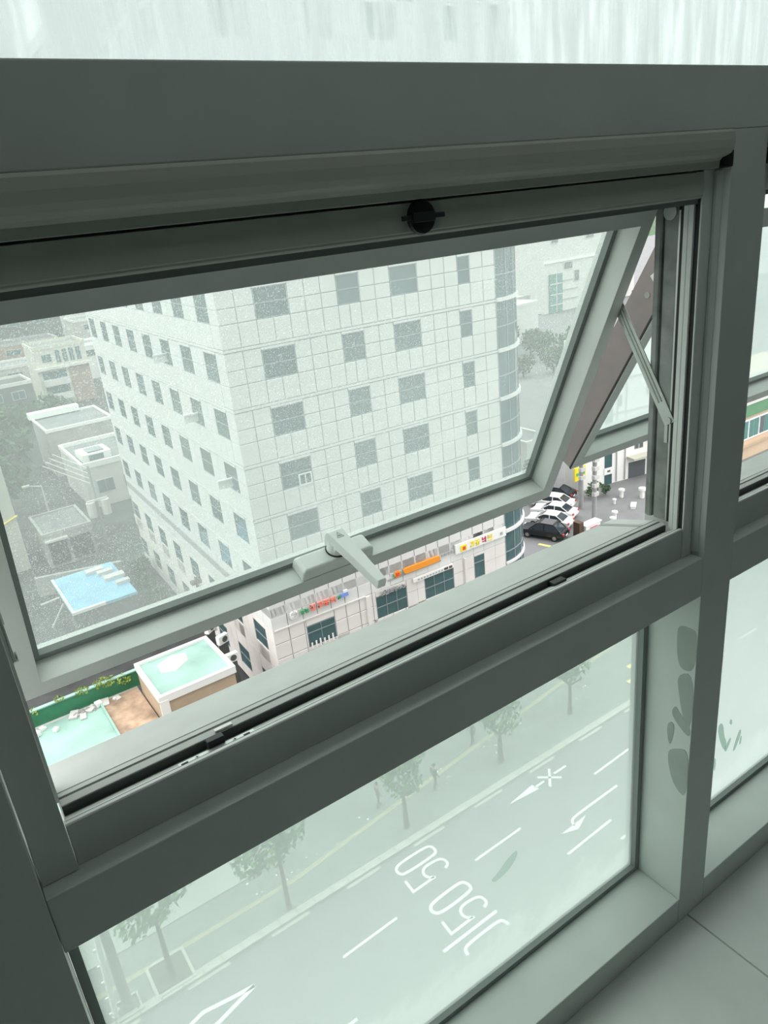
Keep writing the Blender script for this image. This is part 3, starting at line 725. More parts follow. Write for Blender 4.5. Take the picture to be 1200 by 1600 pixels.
# ---- people on the sidewalk
def person(x, y, rz, shirt, trousers, label, stride=.16, hold=None):
    j = {'pel': (0, 0, .93), 'sp': (0, .0, 1.12), 'ch': (0, .01, 1.36), 'nk': (0, .01, 1.50), 'hd': (0, -.02, 1.60), 'tp': (0, -.02, 1.70),
         'hl': (.10, 0, .90), 'kl': (.10, -.02 - stride * .55, .50), 'al': (.10, .02 - stride * .75, .08), 'tl': (.11, -.15 - stride * .75, .035),
         'hr': (-.10, 0, .90), 'kr': (-.10, stride * .35, .50), 'ar': (-.10, .05 + stride, .08), 'tr': (-.11, -.12 + stride, .035),
         'sl': (.19, .01, 1.42), 'el': (.25, .06, 1.14), 'wl': (.26, -.02, .89), 'fl': (.26, -.05, .80),
         'sr': (-.19, .01, 1.42), 'er': (-.25, .02, 1.14), 'wr': (-.25, -.12, .93), 'fr': (-.25, -.17, .85)}
    rad = {'pel': .145, 'sp': .125, 'ch': .15, 'nk': .058, 'hd': .092, 'tp': .085, 'hl': .09, 'kl': .065, 'al': .045, 'tl': .04, 'hr': .09, 'kr': .065, 'ar': .045, 'tr': .04,
           'sl': .06, 'el': .046, 'wl': .034, 'fl': .03, 'sr': .06, 'er': .046, 'wr': .034, 'fr': .03}
    ed = [('pel', 'sp'), ('sp', 'ch'), ('ch', 'nk'), ('nk', 'hd'), ('hd', 'tp'), ('pel', 'hl'), ('hl', 'kl'), ('kl', 'al'), ('al', 'tl'), ('pel', 'hr'), ('hr', 'kr'), ('kr', 'ar'), ('ar', 'tr'),
          ('ch', 'sl'), ('sl', 'el'), ('el', 'wl'), ('wl', 'fl'), ('ch', 'sr'), ('sr', 'er'), ('er', 'wr'), ('wr', 'fr')]
    keys = list(j)
    me = bpy.data.meshes.new('person')
    me.from_pydata([j[k] for k in keys], [(keys.index(a), keys.index(b)) for a, b in ed], [])
    o = bpy.data.objects.new('person', me)
    me.materials.append(person_mat('person_clothes', shirt, trousers))
    link(o, (x, y, G)); o.rotation_euler = (0, 0, rz)
    mod = o.modifiers.new('skin', 'SKIN'); mod.use_smooth_shade = True
    for i, k in enumerate(keys):
        o.data.skin_vertices[0].data[i].radius = (rad[k], rad[k] * (.72 if k in ('pel', 'sp', 'ch') else 1))
    o.data.skin_vertices[0].data[0].use_root = True
    sb = o.modifiers.new('smooth', 'SUBSURF'); sb.levels = sb.render_levels = 2
    tag(o, label, 'person')
    hb = bmesh.new(); bmesh.ops.create_uvsphere(hb, u_segments=14, v_segments=9, radius=.108)
    for v in hb.verts: v.co = Vector((v.co.x * .95, v.co.y + .012, v.co.z))
    bmesh.ops.delete(hb, geom=[v for v in hb.verts if v.co.z < -.045 or (v.co.y < -.055 and v.co.z < .045)], context='VERTS')
    hm = bpy.data.meshes.new('hair'); hb.to_mesh(hm); hb.free(); hm.materials.append(M['hair'])
    h = bpy.data.objects.new('hair', hm); COL.objects.link(h); h.parent = o; h.location = (0, -.015, 1.66); ABS[h.name] = Vector((x, y, G))
    return o
person(19.70, 28.75, R(95), (.05, .06, .07), (.06, .06, .07), 'person in dark clothes walking along the sidewalk by the yellow strip')
person(16.30, 29.7, R(80), (.10, .12, .13), (.16, .17, .18), 'person in grey clothes near the third street tree', .10)
person(23.9, 30.3, R(-85), (.12, .13, .13), (.05, .05, .06), 'person in a grey top walking at the top edge of the lower pane', .18)

# ================================================================== THE OFFICE BUILDING ACROSS THE STREET
C0 = Vector((15.85, 40.0, 0)); T = Vector((math.cos(R(-2)), math.sin(R(-2)), 0)); W_ = Vector((-T.y, T.x, 0)); W_ = Vector((math.sin(R(2)), math.cos(R(2)), 0))
LEN, DEP, TOP = 19.65, 35.2, 13.5
off = empty('office_building', (C0.x, C0.y, G), 'tall white panelled office building with dark windows and a glass corner across the street', 'building')
def fpt(u, d, z): return C0 + T * u - W_ * d + Vector((0, 0, z))      # d = distance proud of the front face
def lpt(v, d, z): return C0 + W_ * v - T * d + Vector((0, 0, z))
def fbox(mb, u0, u1, d0, d1, z0, z1): return mb.obox(C0, T, W_, u0, u1, -d1, -d0, z0, z1)
def lbox(mb, v0, v1, d0, d1, z0, z1): return mb.obox(C0, T, W_, -d1, -d0, v0, v1, z0, z1)
core = MB().obox(C0, T, W_, .06, LEN + 3.9, .06 + 3.9, DEP, G, TOP); core.obox(C0, T, W_, .06, LEN - .05, .06, 4.0, G, TOP)
core.build('wall_core', 'joint', off)
US = [0, 1.12, 2.25, 3.30, 4.35, 5.42, 6.48, 7.55, 8.32, 9.10, 10.20, 11.30, 12.32, 13.35, 14.41, 15.47, 16.53, 17.53, 18.60, 19.65]
FW_ = [(2.25, 4.35), (7.55, 9.10), (11.30, 13.35), (16.53, 17.53)]
VS = [0]
LW = []
for i in range(8):
    v0 = 1.42 + 4.43 * i; LW.append((v0, v0 + 2.08)); VS += [v0, v0 + 1.04, v0 + 2.08] if i else [v0, v0 + 1.04, v0 + 2.08]
    VS += [v0 + 3.255] if i < 7 else []
VS.append(DEP)
panels = []     # (side, u0, u1, z0, z1)
bands = []
for k in range(-5, 5):
    zt = -7.0 - 3.43 * k
    rows = [(zt - .86, zt + .16, True), (zt - 1.72, zt - .86, True), (zt - 3.07, zt - 1.72, False)]
    for side, grid, wins in (('f', US, FW_), ('l', VS, LW)):
        for a, b in zip(grid[:-1], grid[1:]):
            mid = (a + b) / 2
            for z0, z1, is_w in rows:
                if z1 > TOP: continue
                if is_w and any(w0 - .01 < mid < w1 + .01 for w0, w1 in wins):
                    if z1 == zt + .16: bands.append((side, a, b, zt + .02, zt + .16, .045))
                    continue
                panels.append((side, a, b, z0, z1))
    if zt + .37 < TOP:
        bands.append(('f', -.05, LEN, zt + .20, zt + .335, .035)); bands.append(('l', -.05, DEP, zt + .20, zt + .335, .035))
# podium panels
for side, grid, L_ in (('f', US, LEN), ('l', VS, DEP)):
    for z0, z1 in ((-24.75, -23.79), (-23.79, -23.6 + .5), (-25.8, -24.75), (-26.9, -25.8), (-28.0, -26.9), (-30.0, -28.0), (-31.9, -30.0)):
        if z1 == -23.1: z1 = -23.82 + .68
        for a, b in zip(grid[:-1], grid[1:]):
            mid = (a + b) / 2
            wl = [(2.35, 4.5), (7.8, 10.4), (11.95, 14.6), (16.55, 17.6)] if side == 'f' else LW
            if z1 <= -24.7 and z0 >= -27.0 and any(w0 - .4 < mid < w1 + .4 for w0, w1 in wl): continue
            if z1 <= -28 and any(w0 - .4 < mid < w1 + .4 for w0, w1 in wl): continue
            panels.append((side, a, b, z0, z1))
for (w0, w1, z0, z1) in ((2.35, 4.5, -27.1, -25.35), (7.8, 10.4, -27.6, -25.2), (11.95, 14.6, -27.6, -25.2), (16.55, 17.6, -26.85, -25.0)):
    cols = [(a, b) for a, b in zip(US[:-1], US[1:]) if w0 - .4 < (a + b) / 2 < w1 + .4]
    ua, ub = cols[0][0], cols[-1][1]
    if w0 - ua > .06: panels += [('f', ua, w0, -25.8, -24.75), ('f', ua, w0, -26.9, -25.8), ('f', ua, w0, -28.0, -26.9)]
    if ub - w1 > .06: panels += [('f', w1, ub, -25.8, -24.75), ('f', w1, ub, -26.9, -25.8), ('f', w1, ub, -28.0, -26.9)]
    panels += [('f', w0, w1, z1, -24.75), ('f', w0, w1, -28.0, z0)]
for (w0, w1) in ((2.35, 4.5), (7.8, 10.4), (11.95, 14.6), (16.55, 17.6)):
    cols = [(a, b) for a, b in zip(US[:-1], US[1:]) if w0 - .4 < (a + b) / 2 < w1 + .4]
    panels += [('f', cols[0][0], cols[-1][1], -28.55, -28.0)]
for (w0, w1) in LW:
    panels += [('l', w0, w1, -25.2, -24.75), ('l', w0, w1, -29.2, -27.0), ('l', w0, w1, -31.9, -31.0)]
lens = Vector((0, 0, 0))
def pc(p): return fpt((p[1] + p[2]) / 2, 0, (p[3] + p[4]) / 2) if p[0] == 'f' else lpt((p[1] + p[2]) / 2, 0, (p[3] + p[4]) / 2)
def score(p):
    c = pc(p); d = c.length; nrm = -W_ if p[0] == 'f' else -T
    hid = 0.15 if (c.z > -2.5) else 1.0
    return -hid * abs((c / d).dot(nrm)) * (p[2] - p[1]) * (p[4] - p[3]) / d ** 2
panels.sort(key=score)
pm = {}
rest = {}
for n, p in enumerate(panels):
    side, a, b, z0, z1 = p
    mat = 'podium' if z1 < -24 else ('facade' if side == 'f' else 'facade_side')
    if n < 296:
        key = (round(b - a, 2), round(z1 - z0, 2), mat)
        if key not in pm:
            hx, hz, g = key[0] / 2 - .022, key[1] / 2 - .022, .03
            pm[key] = MB().add([(-hx, .058, -hz), (hx, .058, -hz), (hx, .058, hz), (-hx, .058, hz), (-hx + g, 0, -hz + g), (hx - g, 0, -hz + g), (hx - g, 0, hz - g), (-hx + g, 0, hz - g),
                                (-hx, g, -hz), (hx, g, -hz), (hx, g, hz), (-hx, g, hz)],
                               [(4, 5, 6, 7), (8, 9, 5, 4), (9, 10, 6, 5), (10, 11, 7, 6), (11, 8, 4, 7), (0, 1, 9, 8), (1, 2, 10, 9), (2, 3, 11, 10), (3, 0, 8, 11)]).mesh('panel', mat)
        c = pc(p)
        piece('panel', pm[key], c, off, R(-2) if side == 'f' else R(-92))
    else:
        m = rest.setdefault(mat, MB())
        (fbox if side == 'f' else lbox)(m, a + .012, b - .012, -.058, 0, z0 + .012, z1 - .012)
for mat, m in rest.items():
    m.build('far_panels', mat, off)['kind'] = 'stuff'
m = MB()
for side, a, b, z0, z1, d in bands: (fbox if side == 'f' else lbox)(m, a, b, -.058, d, z0, z1)
m.build('floor_bands', 'band', off)
# windows: a frame with an upper and a lower pane (wide ones have two of each)
def win_meshes(w_, h_, cols, bar):
    fr = MB().box(-w_ / 2, w_ / 2, .02, .055, -h_ / 2, -h_ / 2 + .05).box(-w_ / 2, w_ / 2, .02, .055, h_ / 2 - .05, h_ / 2).box(-w_ / 2, -w_ / 2 + .05, .02, .055, -h_ / 2, h_ / 2).box(w_ / 2 - .05, w_ / 2, .02, .055, -h_ / 2, h_ / 2)
    fr.box(-w_ / 2, w_ / 2, .02, .050, bar - .03, bar + .03)
    for c in range(1, cols):
        x = -w_ / 2 + w_ * c / cols; fr.box(x - .02, x + .02, .02, .048, -h_ / 2, h_ / 2)
    up = MB().box(-w_ / 2 + .04, w_ / 2 - .04, .046, .056, bar, h_ / 2 - .03)
    lo = MB().box(-w_ / 2 + .04, w_ / 2 - .04, .046, .056, -h_ / 2 + .03, bar)
    return fr.mesh('window', 'win_frame_l'), up.mesh('pane', 'win_dark'), lo.mesh('pane', 'win_dark')
wm = {}
def window(side, a, b, z0, z1, cols=1, bar=0.02):
    key = (round(b - a, 2), round(z1 - z0, 2), cols, bar)
    if key not in wm: wm[key] = win_meshes(key[0], key[1], cols, bar)
    fr, up, lo = wm[key]
    c = fpt((a + b) / 2, 0, (z0 + z1) / 2) if side == 'f' else lpt((a + b) / 2, 0, (z0 + z1) / 2)
    o = piece('window', fr, c, off, R(-2) if side == 'f' else R(-92))
    for q in (up, lo):
        d = bpy.data.objects.new('pane', q); COL.objects.link(d); d.parent = o; ABS[d.name] = Vector(c)
    return o, c
for k in range(-5, 5):
    zt = -7.0 - 3.43 * k
    if zt > TOP - 1: continue
    for a, b in FW_:
        o, c = window('f', a, b, zt - 1.72, zt)
        if k == 2 and a == 2.25:
            q = MB()
            fbox(q, 3.36, 4.26, .02, .07, -14.90, -14.82); fbox(q, 3.36, 4.26, .02, .07, -15.60, -15.52); fbox(q, 3.36, 3.44, .02, .07, -15.52, -14.90); fbox(q, 4.18, 4.26, .02, .07, -15.52, -14.90); fbox(q, 3.78, 3.84, .02, .07, -15.52, -14.90)
            q.build('open_vent_frame', 'white', o, origin=c)
    for i, (a, b) in enumerate(LW):
        o, c = window('l', a, b, zt - 1.72, zt)
        if (k, i) in ((0, 2), (1, 1), (2, 0)):
            q = MB()
            lbox(q, a + .15, b - 1.0, .02, .22, zt - .98, zt - .90); lbox(q, a + .15, b - 1.0, .16, .22, zt - 1.5, zt - .98)
            q.build('open_vent_frame', 'white', o, origin=c)
for i, (a, b) in enumerate(LW):
    window('l', a, b, -27.0, -25.2); window('l', a, b, -31.0, -29.2)
# second-floor shop windows and ground-floor shopfronts
for (a, b, z0, z1, cols) in ((2.35, 4.5, -27.1, -25.35, 2), (7.8, 10.4, -27.6, -25.2, 3), (11.95, 14.6, -27.6, -25.2, 3), (16.55, 17.6, -26.85, -25.0, 1)):
    window('f', a, b, z0, z1, cols, .35); 
q = MB()
for i in range(6): fbox(q, 2.5 + i * .32, 2.62 + i * .32, .03, .05, -27.05, -26.6 + .05 * (i % 3))
q.build('window_lettering', 'white', off)
for (a, b) in ((.6, 4.6), (5.6, 10.4), (11.6, 15.2), (16.2, 19.0)): window('f', a, b, -31.7, -28.6, 3, .6)
for e_ in ((7.0, 7.3, -.05, .12, -31.9, -24.8), (15.6, 15.75, -.05, .12, -31.9, -24.8), (0.1, 7.0, -.05, .07, -24.80, -24.72)): q = MB(); fbox(q, *e_); q.build('stone_trim', 'podium', off)
# rounded glass corner with white hoops
CR = 4.0
def arc(mb, r0, r1, z0, z1, a0=0.0, a1=90.0, n=18):
    cen = C0 + T * LEN + W_ * CR
    for i in range(n):
        qs = []
        for aa in (a0 + (a1 - a0) * i / n, a0 + (a1 - a0) * (i + 1) / n):
            for r in (r0, r1): qs.append(cen + (T * math.sin(R(aa)) - W_ * math.cos(R(aa))) * r)
        vs = [Vector((p.x, p.y, z)) for z in (z0, z1) for p in (qs[0], qs[1], qs[3], qs[2])]
        mb.add(vs, [(3, 2, 1, 0), (4, 5, 6, 7), (0, 1, 5, 4), (1, 2, 6, 5), (2, 3, 7, 6), (3, 0, 4, 7)])
    return mb
arc(MB(), CR - .10, CR - .02, G, TOP).build('corner_glass', 'win_dark', off)
hoop = 0
for k in range(-5, 6):
    z = -7.0 - 3.43 * k + .17
    if z > TOP: continue
    arc(MB(), CR - .05, CR + .16, z, z + .24).build('corner_hoop', 'band', off)
    arc(MB(), CR - .05, CR + .02, z - 1.72, z - 1.64).build('corner_rail', 'win_frame_l', off)
for z in (-26.7, -28.9): arc(MB(), CR - .05, CR + .12, z, z + .20).build('corner_hoop', 'band', off)
q = MB()
for aa in range(0, 91, 15):
    d = T * math.sin(R(aa)) - W_ * math.cos(R(aa)); cen = C0 + T * LEN + W_ * CR + d * CR
    q.obox(cen, d.cross(Vector((0, 0, 1))) * -1, d * -1, -.03, .03, -.02, .06, G, TOP)
q.build('corner_mullion', 'win_frame_l', off)
q = MB().obox(C0, T, W_, -.08, LEN + .1, -.08, .5, TOP - .1, TOP + .8); q.obox(C0, T, W_, -.08, .5, .5, DEP, TOP - .1, TOP + .8)
q.build('roof_parapet', 'band', off)
# shop signs on the front
def glyph(mb, u, z, s, kind):
    """one blocky syllable: strokes of a Korean letter block"""
    t = s * .16
    pats = {0: [(0, .5, .82, .98), (.08, .42, .45, .61), (0, .5, .45, .61), (.0, .16, .45, .98), (.7, .86, .3, 1), (.1, .9, .0, .16)],
            1: [(.1, .6, .84, 1), (.44, .6, .5, .84), (.72, .88, .3, 1), (.88, 1., .6, .74), (.2, .9, .12, .28), (.2, .36, 0, .28)],
            2: [(.1, .9, .84, 1), (.42, .58, .62, .84), (0, 1, .48, .62), (.2, .8, .26, .40), (.2, .34, 0, .4), (.66, .8, 0, .4), (.2, .8, 0, .12)],
            3: [(.05, .21, .55, 1), (.05, .55, .55, .69), (.7, .86, .35, 1), (.5, .7, .7, .82), (.1, .9, .16, .30), (.74, .9, 0, .3)]}
    for x0, x1, y0, y1 in pats[kind % 4]: fbox(mb, u + x0 * s, u + x1 * s, .10, .22, z + y0 * s, z + y1 * s)
    return mb
sg = empty('shop_sign', fpt(3.4, .1, -24.25), 'row of raised sign letters, mostly coral, over the left shop window', 'sign')
q = MB()
for i in range(10):
    q0, q1 = 2 * math.pi * i / 10, 2 * math.pi * (i + 1) / 10
    fbox(q, 1.55 + .20 * math.cos(q0) - .09, 1.55 + .20 * math.cos(q0) + .09, .08, .2, -24.03 + .20 * math.sin(q0) - .09, -24.03 + .20 * math.sin(q0) + .09)
fbox(q, 1.42, 1.68, .09, .15, -24.15, -23.9); q.build('round_emblem', 'white', sg)
glyph(glyph(MB(), 2.02, -24.20, .30, 2), 2.36, -24.20, .28, 0).build('letter', 'green', sg)
for i in range(4): glyph(MB(), 2.75 + i * .50, -24.22, .44, i).build('letter', 'coral', sg)
glyph(MB(), 4.80, -24.12, .26, 1).build('letter', 'green', sg)
q = MB(); fbox(q, 5.10, 5.65, .08, .2, -24.08, -23.82); q.build('letter', 'blue', sg)
q = MB(); fbox(q, 5.32, 5.62, .08, .2, -23.80, -23.62); q.build('letter', 'white', sg)
sg = empty('shop_sign', fpt(11.5, .1, -24.1), 'long orange rounded sign with a small red flower emblem', 'sign')
q = MB(); prof = []
for k in range(9): a = R(-90 + 180 * k / 8); prof.append((13.12 + .21 * math.cos(a), -23.92 + .21 * math.sin(a)))
for k in range(9): a = R(90 + 180 * k / 8); prof.append((10.40 + .21 * math.cos(a), -23.92 + .21 * math.sin(a)))
n = len(prof); vs = [fpt(u, .06, z) for u, z in prof] + [fpt(u, .24, z) for u, z in prof]
q.add(vs, [tuple(range(n)), tuple(range(n, 2 * n))[::-1]] + [(i, n + i, n + (i + 1) % n, (i + 1) % n) for i in range(n)]); q.build('sign_box', 'orange', sg)
q = MB()
for k in range(6):
    a = 2 * math.pi * k / 6; fbox(q, 9.68 + .17 * math.cos(a) - .09, 9.68 + .17 * math.cos(a) + .09, .06, .16, -23.95 + .17 * math.sin(a) - .09, -23.95 + .17 * math.sin(a) + .09)
q.build('flower_petals', 'orange', sg); q = MB(); fbox(q, 9.55, 9.81, .10, .2, -24.08, -23.82); q.build('flower_heart', 'red', sg)
q = MB(); fbox(q, 9.35, 9.45, .06, .14, -24.1, -23.85); fbox(q, 9.92, 10.0, .06, .14, -24.1, -23.85); q.build('flower_leaf', 'green', sg)
q = MB(); fbox(q, 8.9, 13.5, .02, .06, -24.28, -24.18); q.build('sign_rail', 'concrete', sg)
sg = empty('shop_sign', fpt(9.3, .1, -25.0), 'silver raised letters above the middle shop window', 'sign')
for i in range(6): glyph(MB(), 8.15 + i * .36, -25.13, .34 if i < 4 else .24, (i * 3 + 1)).build('letter', 'grey_letter', sg)
sg = empty('shop_sign', fpt(12.7, .1, -24.95), 'narrow white sign board with grey lettering over the third shop window', 'sign')
q = MB(); fbox(q, 10.95, 14.5, .05, .16, -25.10, -24.80); q.build('sign_board', 'white', sg)
q = MB()
for i in range(9): fbox(q, 11.3 + i * .26, 11.3 + i * .26 + .16, .16, .18, -25.02, -24.90)
q.build('lettering', 'grey_letter', sg)
q = MB(); fbox(q, 13.65, 14.0, .16, .18, -25.04, -24.86); fbox(q, 14.1, 14.38, .16, .18, -25.04, -24.86); q.build('dark_logo', 'brown', sg)
q = MB()
for i in range(4): fbox(q, 13.55 + i * .3, 13.75 + i * .3, .06, .14, -23.95, -23.75)
q.build('small_letters', 'grey_letter', sg)
sg = empty('shop_sign', fpt(17.3, .1, -24.15), 'white sign board with yellow and crimson characters by the glass corner', 'sign')
q = MB(); fbox(q, 14.80, 19.60, .05, .18, -24.15, -23.42); q.build('sign_board', 'white', sg)
q = MB(); fbox(q, 15.22, 15.78, .18, .22, -24.05, -23.60); q.build('emblem', 'yellow', sg)
q = MB(); fbox(q, 15.40, 15.66, .22, .24, -23.98, -23.72); q.build('emblem_heart', 'red', sg)
for i, (u, mm) in enumerate(((16.05, 'yellow'), (16.58, 'yellow'), (17.22, 'crimson'), (17.80, 'yellow'))): glyph(MB(), u, -24.02, .46, i + 1).build('letter', mm, sg)
q = MB(); fbox(q, 19.0, 19.25, .18, .2, -23.95, -23.72); q.build('small_mark', 'grey_letter', sg)

# ================================================================== LOW BUILDINGS LEFT OF THE OFFICE BUILDING
# flat mint roof with a green parapet
an = empty('low_annex', (1.0, 33.2, G), 'low annex with a flat mint green roof and dark green rear parapet', 'building')
MB().box(-9, 7.9, 33.2, 45.9, G, -28.05).build('wall', 'off_white', an)
MB().box(-8.9, 5.35, 33.3, 45.3, -28.05, -28.0).build('mint_roof', 'mint', an)
MB().box(5.45, 7.85, 33.3, 45.3, -28.05, -27.97).build('rusty_roof', 'rust', an)
MB().box(5.33, 5.47, 33.3, 45.3, -28.05, -27.85).build('roof_kerb', 'mint', an)
MB().box(-9, 8.2, 45.6, 45.8, -28.05, -26.95).build('green_parapet', 'green_wall', an)
MB().box(-9, 8.2, 45.55, 45.85, -26.95, -26.87).build('parapet_cap', 'mint', an)
random.seed(11)
scr = [MB().box(-.5, .5, -.3, .3, 0, .16), MB().add([(-.4, -.3, 0), (.5, -.2, 0), (.35, .35, 0), (-.3, .3, 0), (-.2, -.1, .3), (.3, 0, .22), (.1, .2, .26)], [(3, 2, 1, 0), (4, 5, 6), (0, 1, 5, 4), (1, 2, 6, 5), (2, 3, 4, 6), (3, 0, 4)])]
scr = [scr[0].mesh('rubble_slab', 'off_white'), scr[1].mesh('rubble_lump', 'concrete'), MB().box(-.25, .25, -.25, .25, 0, .35).mesh('rubble_block', 'white')]
for i in range(26):
    x = random.uniform(1.2, 7.7); y = 45.1 - abs(random.gauss(0, .30)) if x < 5.3 else random.choice((45.0, 44.6, random.uniform(42, 45)))
    o = piece(('rubble_slab', 'rubble_lump', 'rubble_block')[i % 3], scr[i % 3], (x, y, -27.99), an, random.uniform(0, 3)); s_ = random.uniform(.35, .85); o.scale = (s_, s_, s_)
vm = leaf_mesh('creeper', 'leaf_y', [(6.0, 45.6, -26.8, .7, .4), (7.2, 45.5, -27.1, .6, .5), (1.6, 45.6, -27.0, .35, .8), (4.6, 45.7, -26.85, .5, .3), (3.2, 45.75, -26.85, .35, .3)], 380, .10)
o = piece('creeper', vm, (0, 0, 0), an); o.location = Vector((0, 0, 0)) - ABS[an.name]; o['kind'] = 'stuff'
# second low building with a mint roof and white parapet
b2 = empty('roof_house', (10.4, 39.9, G), 'low house with mint roof in a white parapet and a tan front wall', 'building')
MB().box(7.98, 12.82, 39.92, 44.6, G, -26.1).build('wall', 'tan', b2)
MB().box(8.1, 12.7, 40.05, 44.5, -26.1, -26.03).build('mint_roof', 'mint', b2)
m = MB().box(7.9, 12.9, 39.8, 40.05, -26.35, -25.86).box(7.9, 12.9, 44.45, 44.7, -26.2, -25.86).box(7.9, 8.12, 40.05, 44.45, -26.35, -25.86).box(12.68, 12.9, 40.05, 44.45, -26.2, -25.86); m.build('parapet', 'white', b2)
MB().box(7.9, 8.45, 39.78, 39.93, -31, -26.2).build('corner_pier', 'white', b2)
m = MB().add([(9.0, 42.6, -26.02), (9.8, 42.2, -26.02), (10.9, 42.9, -26.02), (11.1, 43.9, -26.02), (10.2, 44.2, -26.02), (9.1, 43.7, -26.02)], [(0, 1, 2, 3, 4, 5)]); m.build('worn_patch', 'off_white', b2)
# small gear on the roof edge and in the gap beside the office building
acm = (MB().box(-.4, .4, -.16, .16, 0, .6).mesh('housing', 'white'), MB().cyl((.08, -.17, .3), (.08, -.19, .3), .22, .20, 16).mesh('fan_grille', 'concrete_d'))
acs = ((13.35, 41.6, -26.6, 'front'), (13.5, 43.2, -26.0, 'middle'), (13.3, 44.9, -25.8, 'rear'))
for i, (x, y, z, wd) in enumerate(acs):
    a = empty('outdoor_unit', (x, y, z), 'white air conditioner unit beside the mint roof, %s one of three' % wd, 'air conditioner', 'outdoor units beside the mint roof')
    piece('housing', acm[0], (x, y, z), a, .3 * i); piece('fan_grille', acm[1], (x, y, z), a, .3 * i)
    MB().box(x - .3, x + .3, y - .1, y + .1, G, z - .01).build('stand', 'concrete_d', a)
for i, (x, y, h, lab) in enumerate(((13.9, 46.5, 8.5, 'dark cable pole in the gap beside the office building'), (14.6, 50.0, 8.0, 'second cable pole deeper in the gap beside the office building'))):
    p = empty('cable_pole', (x, y, G), lab, 'pole')
    MB().cyl((x, y, G), (x, y, G + h), .13, .10, 10).build('pole_shaft', 'concrete_d', p)
    m = MB()
    for j in range(7): m.box(x - .35 + random.uniform(-.15, .15), x + .35, y - .2, y + .2, G + 3 + j * .75, G + 3.25 + j * .75)
    m.build('cable_boxes', 'off_white' if i == 0 else 'brown', p)
    m = MB()
    for j in range(4): m.cyl((x, y, G + h - .3 - j * .4), (x + .9, y + .6 + j * .1, G + 5.5 + j * .4), .022, .022, 5)
    m.build('cable', 'rubber', p)

# ---- houses beyond, seen through the dirty sash pane
def house(name, label, x0, x1, y0, y1, zt, wall, roof, parapet=.5, rz=0.0, wins=(), base=G, cap=None, cat='house', win_mat='win_dark'):
    """wins: (x0, x1, z0, z1) on the street side"""
    h = empty(name, ((x0 + x1) / 2, (y0 + y1) / 2, base), label, cat)
    c = ABS[h.name]
    def bl(mb, nm, mat, **k): return mb.build(nm, mat, h, **k)
    bl(MB().box(x0, x1, y0, y1, base, zt), 'wall', wall)
    bl(MB().box(x0 + .15, x1 - .15, y0 + .15, y1 - .15, zt, zt + .04), 'roof', roof)
    if parapet > 0:
        m = MB().box(x0 - .1, x1 + .1, y0 - .1, y0 + .18, zt - .15, zt + parapet).box(x0 - .1, x1 + .1, y1 - .18, y1 + .1, zt, zt + parapet).box(x0 - .1, x0 + .18, y0 + .18, y1 - .18, zt, zt + parapet).box(x1 - .18, x1 + .1, y0 + .18, y1 - .18, zt, zt + parapet)
        bl(m, 'parapet', cap or wall)
    for (a, b, z0, z1) in wins:
        f = MB().box(a - .08, b + .08, y0 - .07, y0 + .05, z0 - .08, z1 + .08).build('window', 'off_white', h)
        MB().box(a, (a + b) / 2 - .03, y0 - .09, y0 - .06, z0, z1).build('pane', win_mat, f); MB().box((a + b) / 2 + .03, b, y0 - .09, y0 - .06, z0, z1).build('pane', win_mat, f)
    h.rotation_euler = (0, 0, rz)
    return h
h1 = house('apartment_house', 'pale apartment house with balconies and a white upper storey, far up the alley', 25.8, 36, 166, 176, -20.2, 'beige', 'roof_grey', .6, 0, [(27.2, 29.0, -22.9, -21.4)] + [(29.9 + i * 1.35, 30.8 + i * 1.35, -23.4, -20.8) for i in range(4)], cat='building')
for z in (-29.4, -26.4): MB().box(26.4, 31.4, 164.6, 166, z - 1.2, z).build('balcony', 'off_white', h1)
for z in (-29.4, -26.4): MB().box(26.6, 31.2, 165.9, 166, z, z + 1.5).build('balcony_window', 'win_dark', h1)
MB().box(31.9, 35.9, 165.7, 166, -31.9, -24.2).build('brown_wall', 'brick_red', h1)
MB().box(25.5, 36.3, 165.0, 166, -24.4, -23.9).build('ledge', 'off_white', h1)
h2 = house('flat_house', 'flat roofed house with a long white eave in the middle of the low houses', 16.6, 26, 113.5, 124, -25.2, 'concrete', 'roof_grey', .3, 0, [(18, 20, -29, -27.5), (22, 24, -29, -27.5)], cap='white')
MB().box(16.2, 23.6, 123.0, 124.6, -25.0, -24.1).build('white_eave', 'white', h2)
h3 = house('corner_house', 'white house with a dark rooftop box at the bend of the alley', 16.9, 24.6, 95.5, 108, -26.6, 'off_white', 'roof_grey', .55, 0, [(18.2, 20.2, -30.2, -28.6), (21.6, 23.2, -30.2, -28.6)], cap='white')
q = MB().box(17.6, 21.2, 97.6, 101.5, -26.6, -25.6).build('rooftop_box', 'white', h3)
MB().box(18.4, 20.2, 97.5, 97.6, -26.4, -25.75).build('dark_hatch', 'win_dark', q); MB().box(18.5, 20.5, 98.3, 100.6, -25.6, -25.45).build('skylight', 'win_dark', q)
h4 = house('garage_house', 'low house with a grey roof and dark openings beside the far left wall', 8.7, 13.6, 80.2, 87.2, -28.3, 'concrete', 'roof_grey', .2, 0, [], cap='concrete')
for a, b in ((9.0, 10.8), (11.2, 13.3)): MB().box(a, b, 80.0, 80.25, -31.6, -29.2).build('dark_opening', 'rubber', h4)
MB().box(8.7, 11.0, 79.6, 80.2, -29.0, -28.8).build('canopy', 'off_white', h4)
h5 = house('blue_roof_house', 'low shed with a bright blue metal roof near the trees', 7.35, 12.6, 61.9, 69.9, -29.3, 'concrete_d', 'blue_roof', 0, 0)
MB().box(7.2, 12.75, 61.75, 70.05, -29.3, -29.05).build('roof_sheet', 'blue_roof', h5)
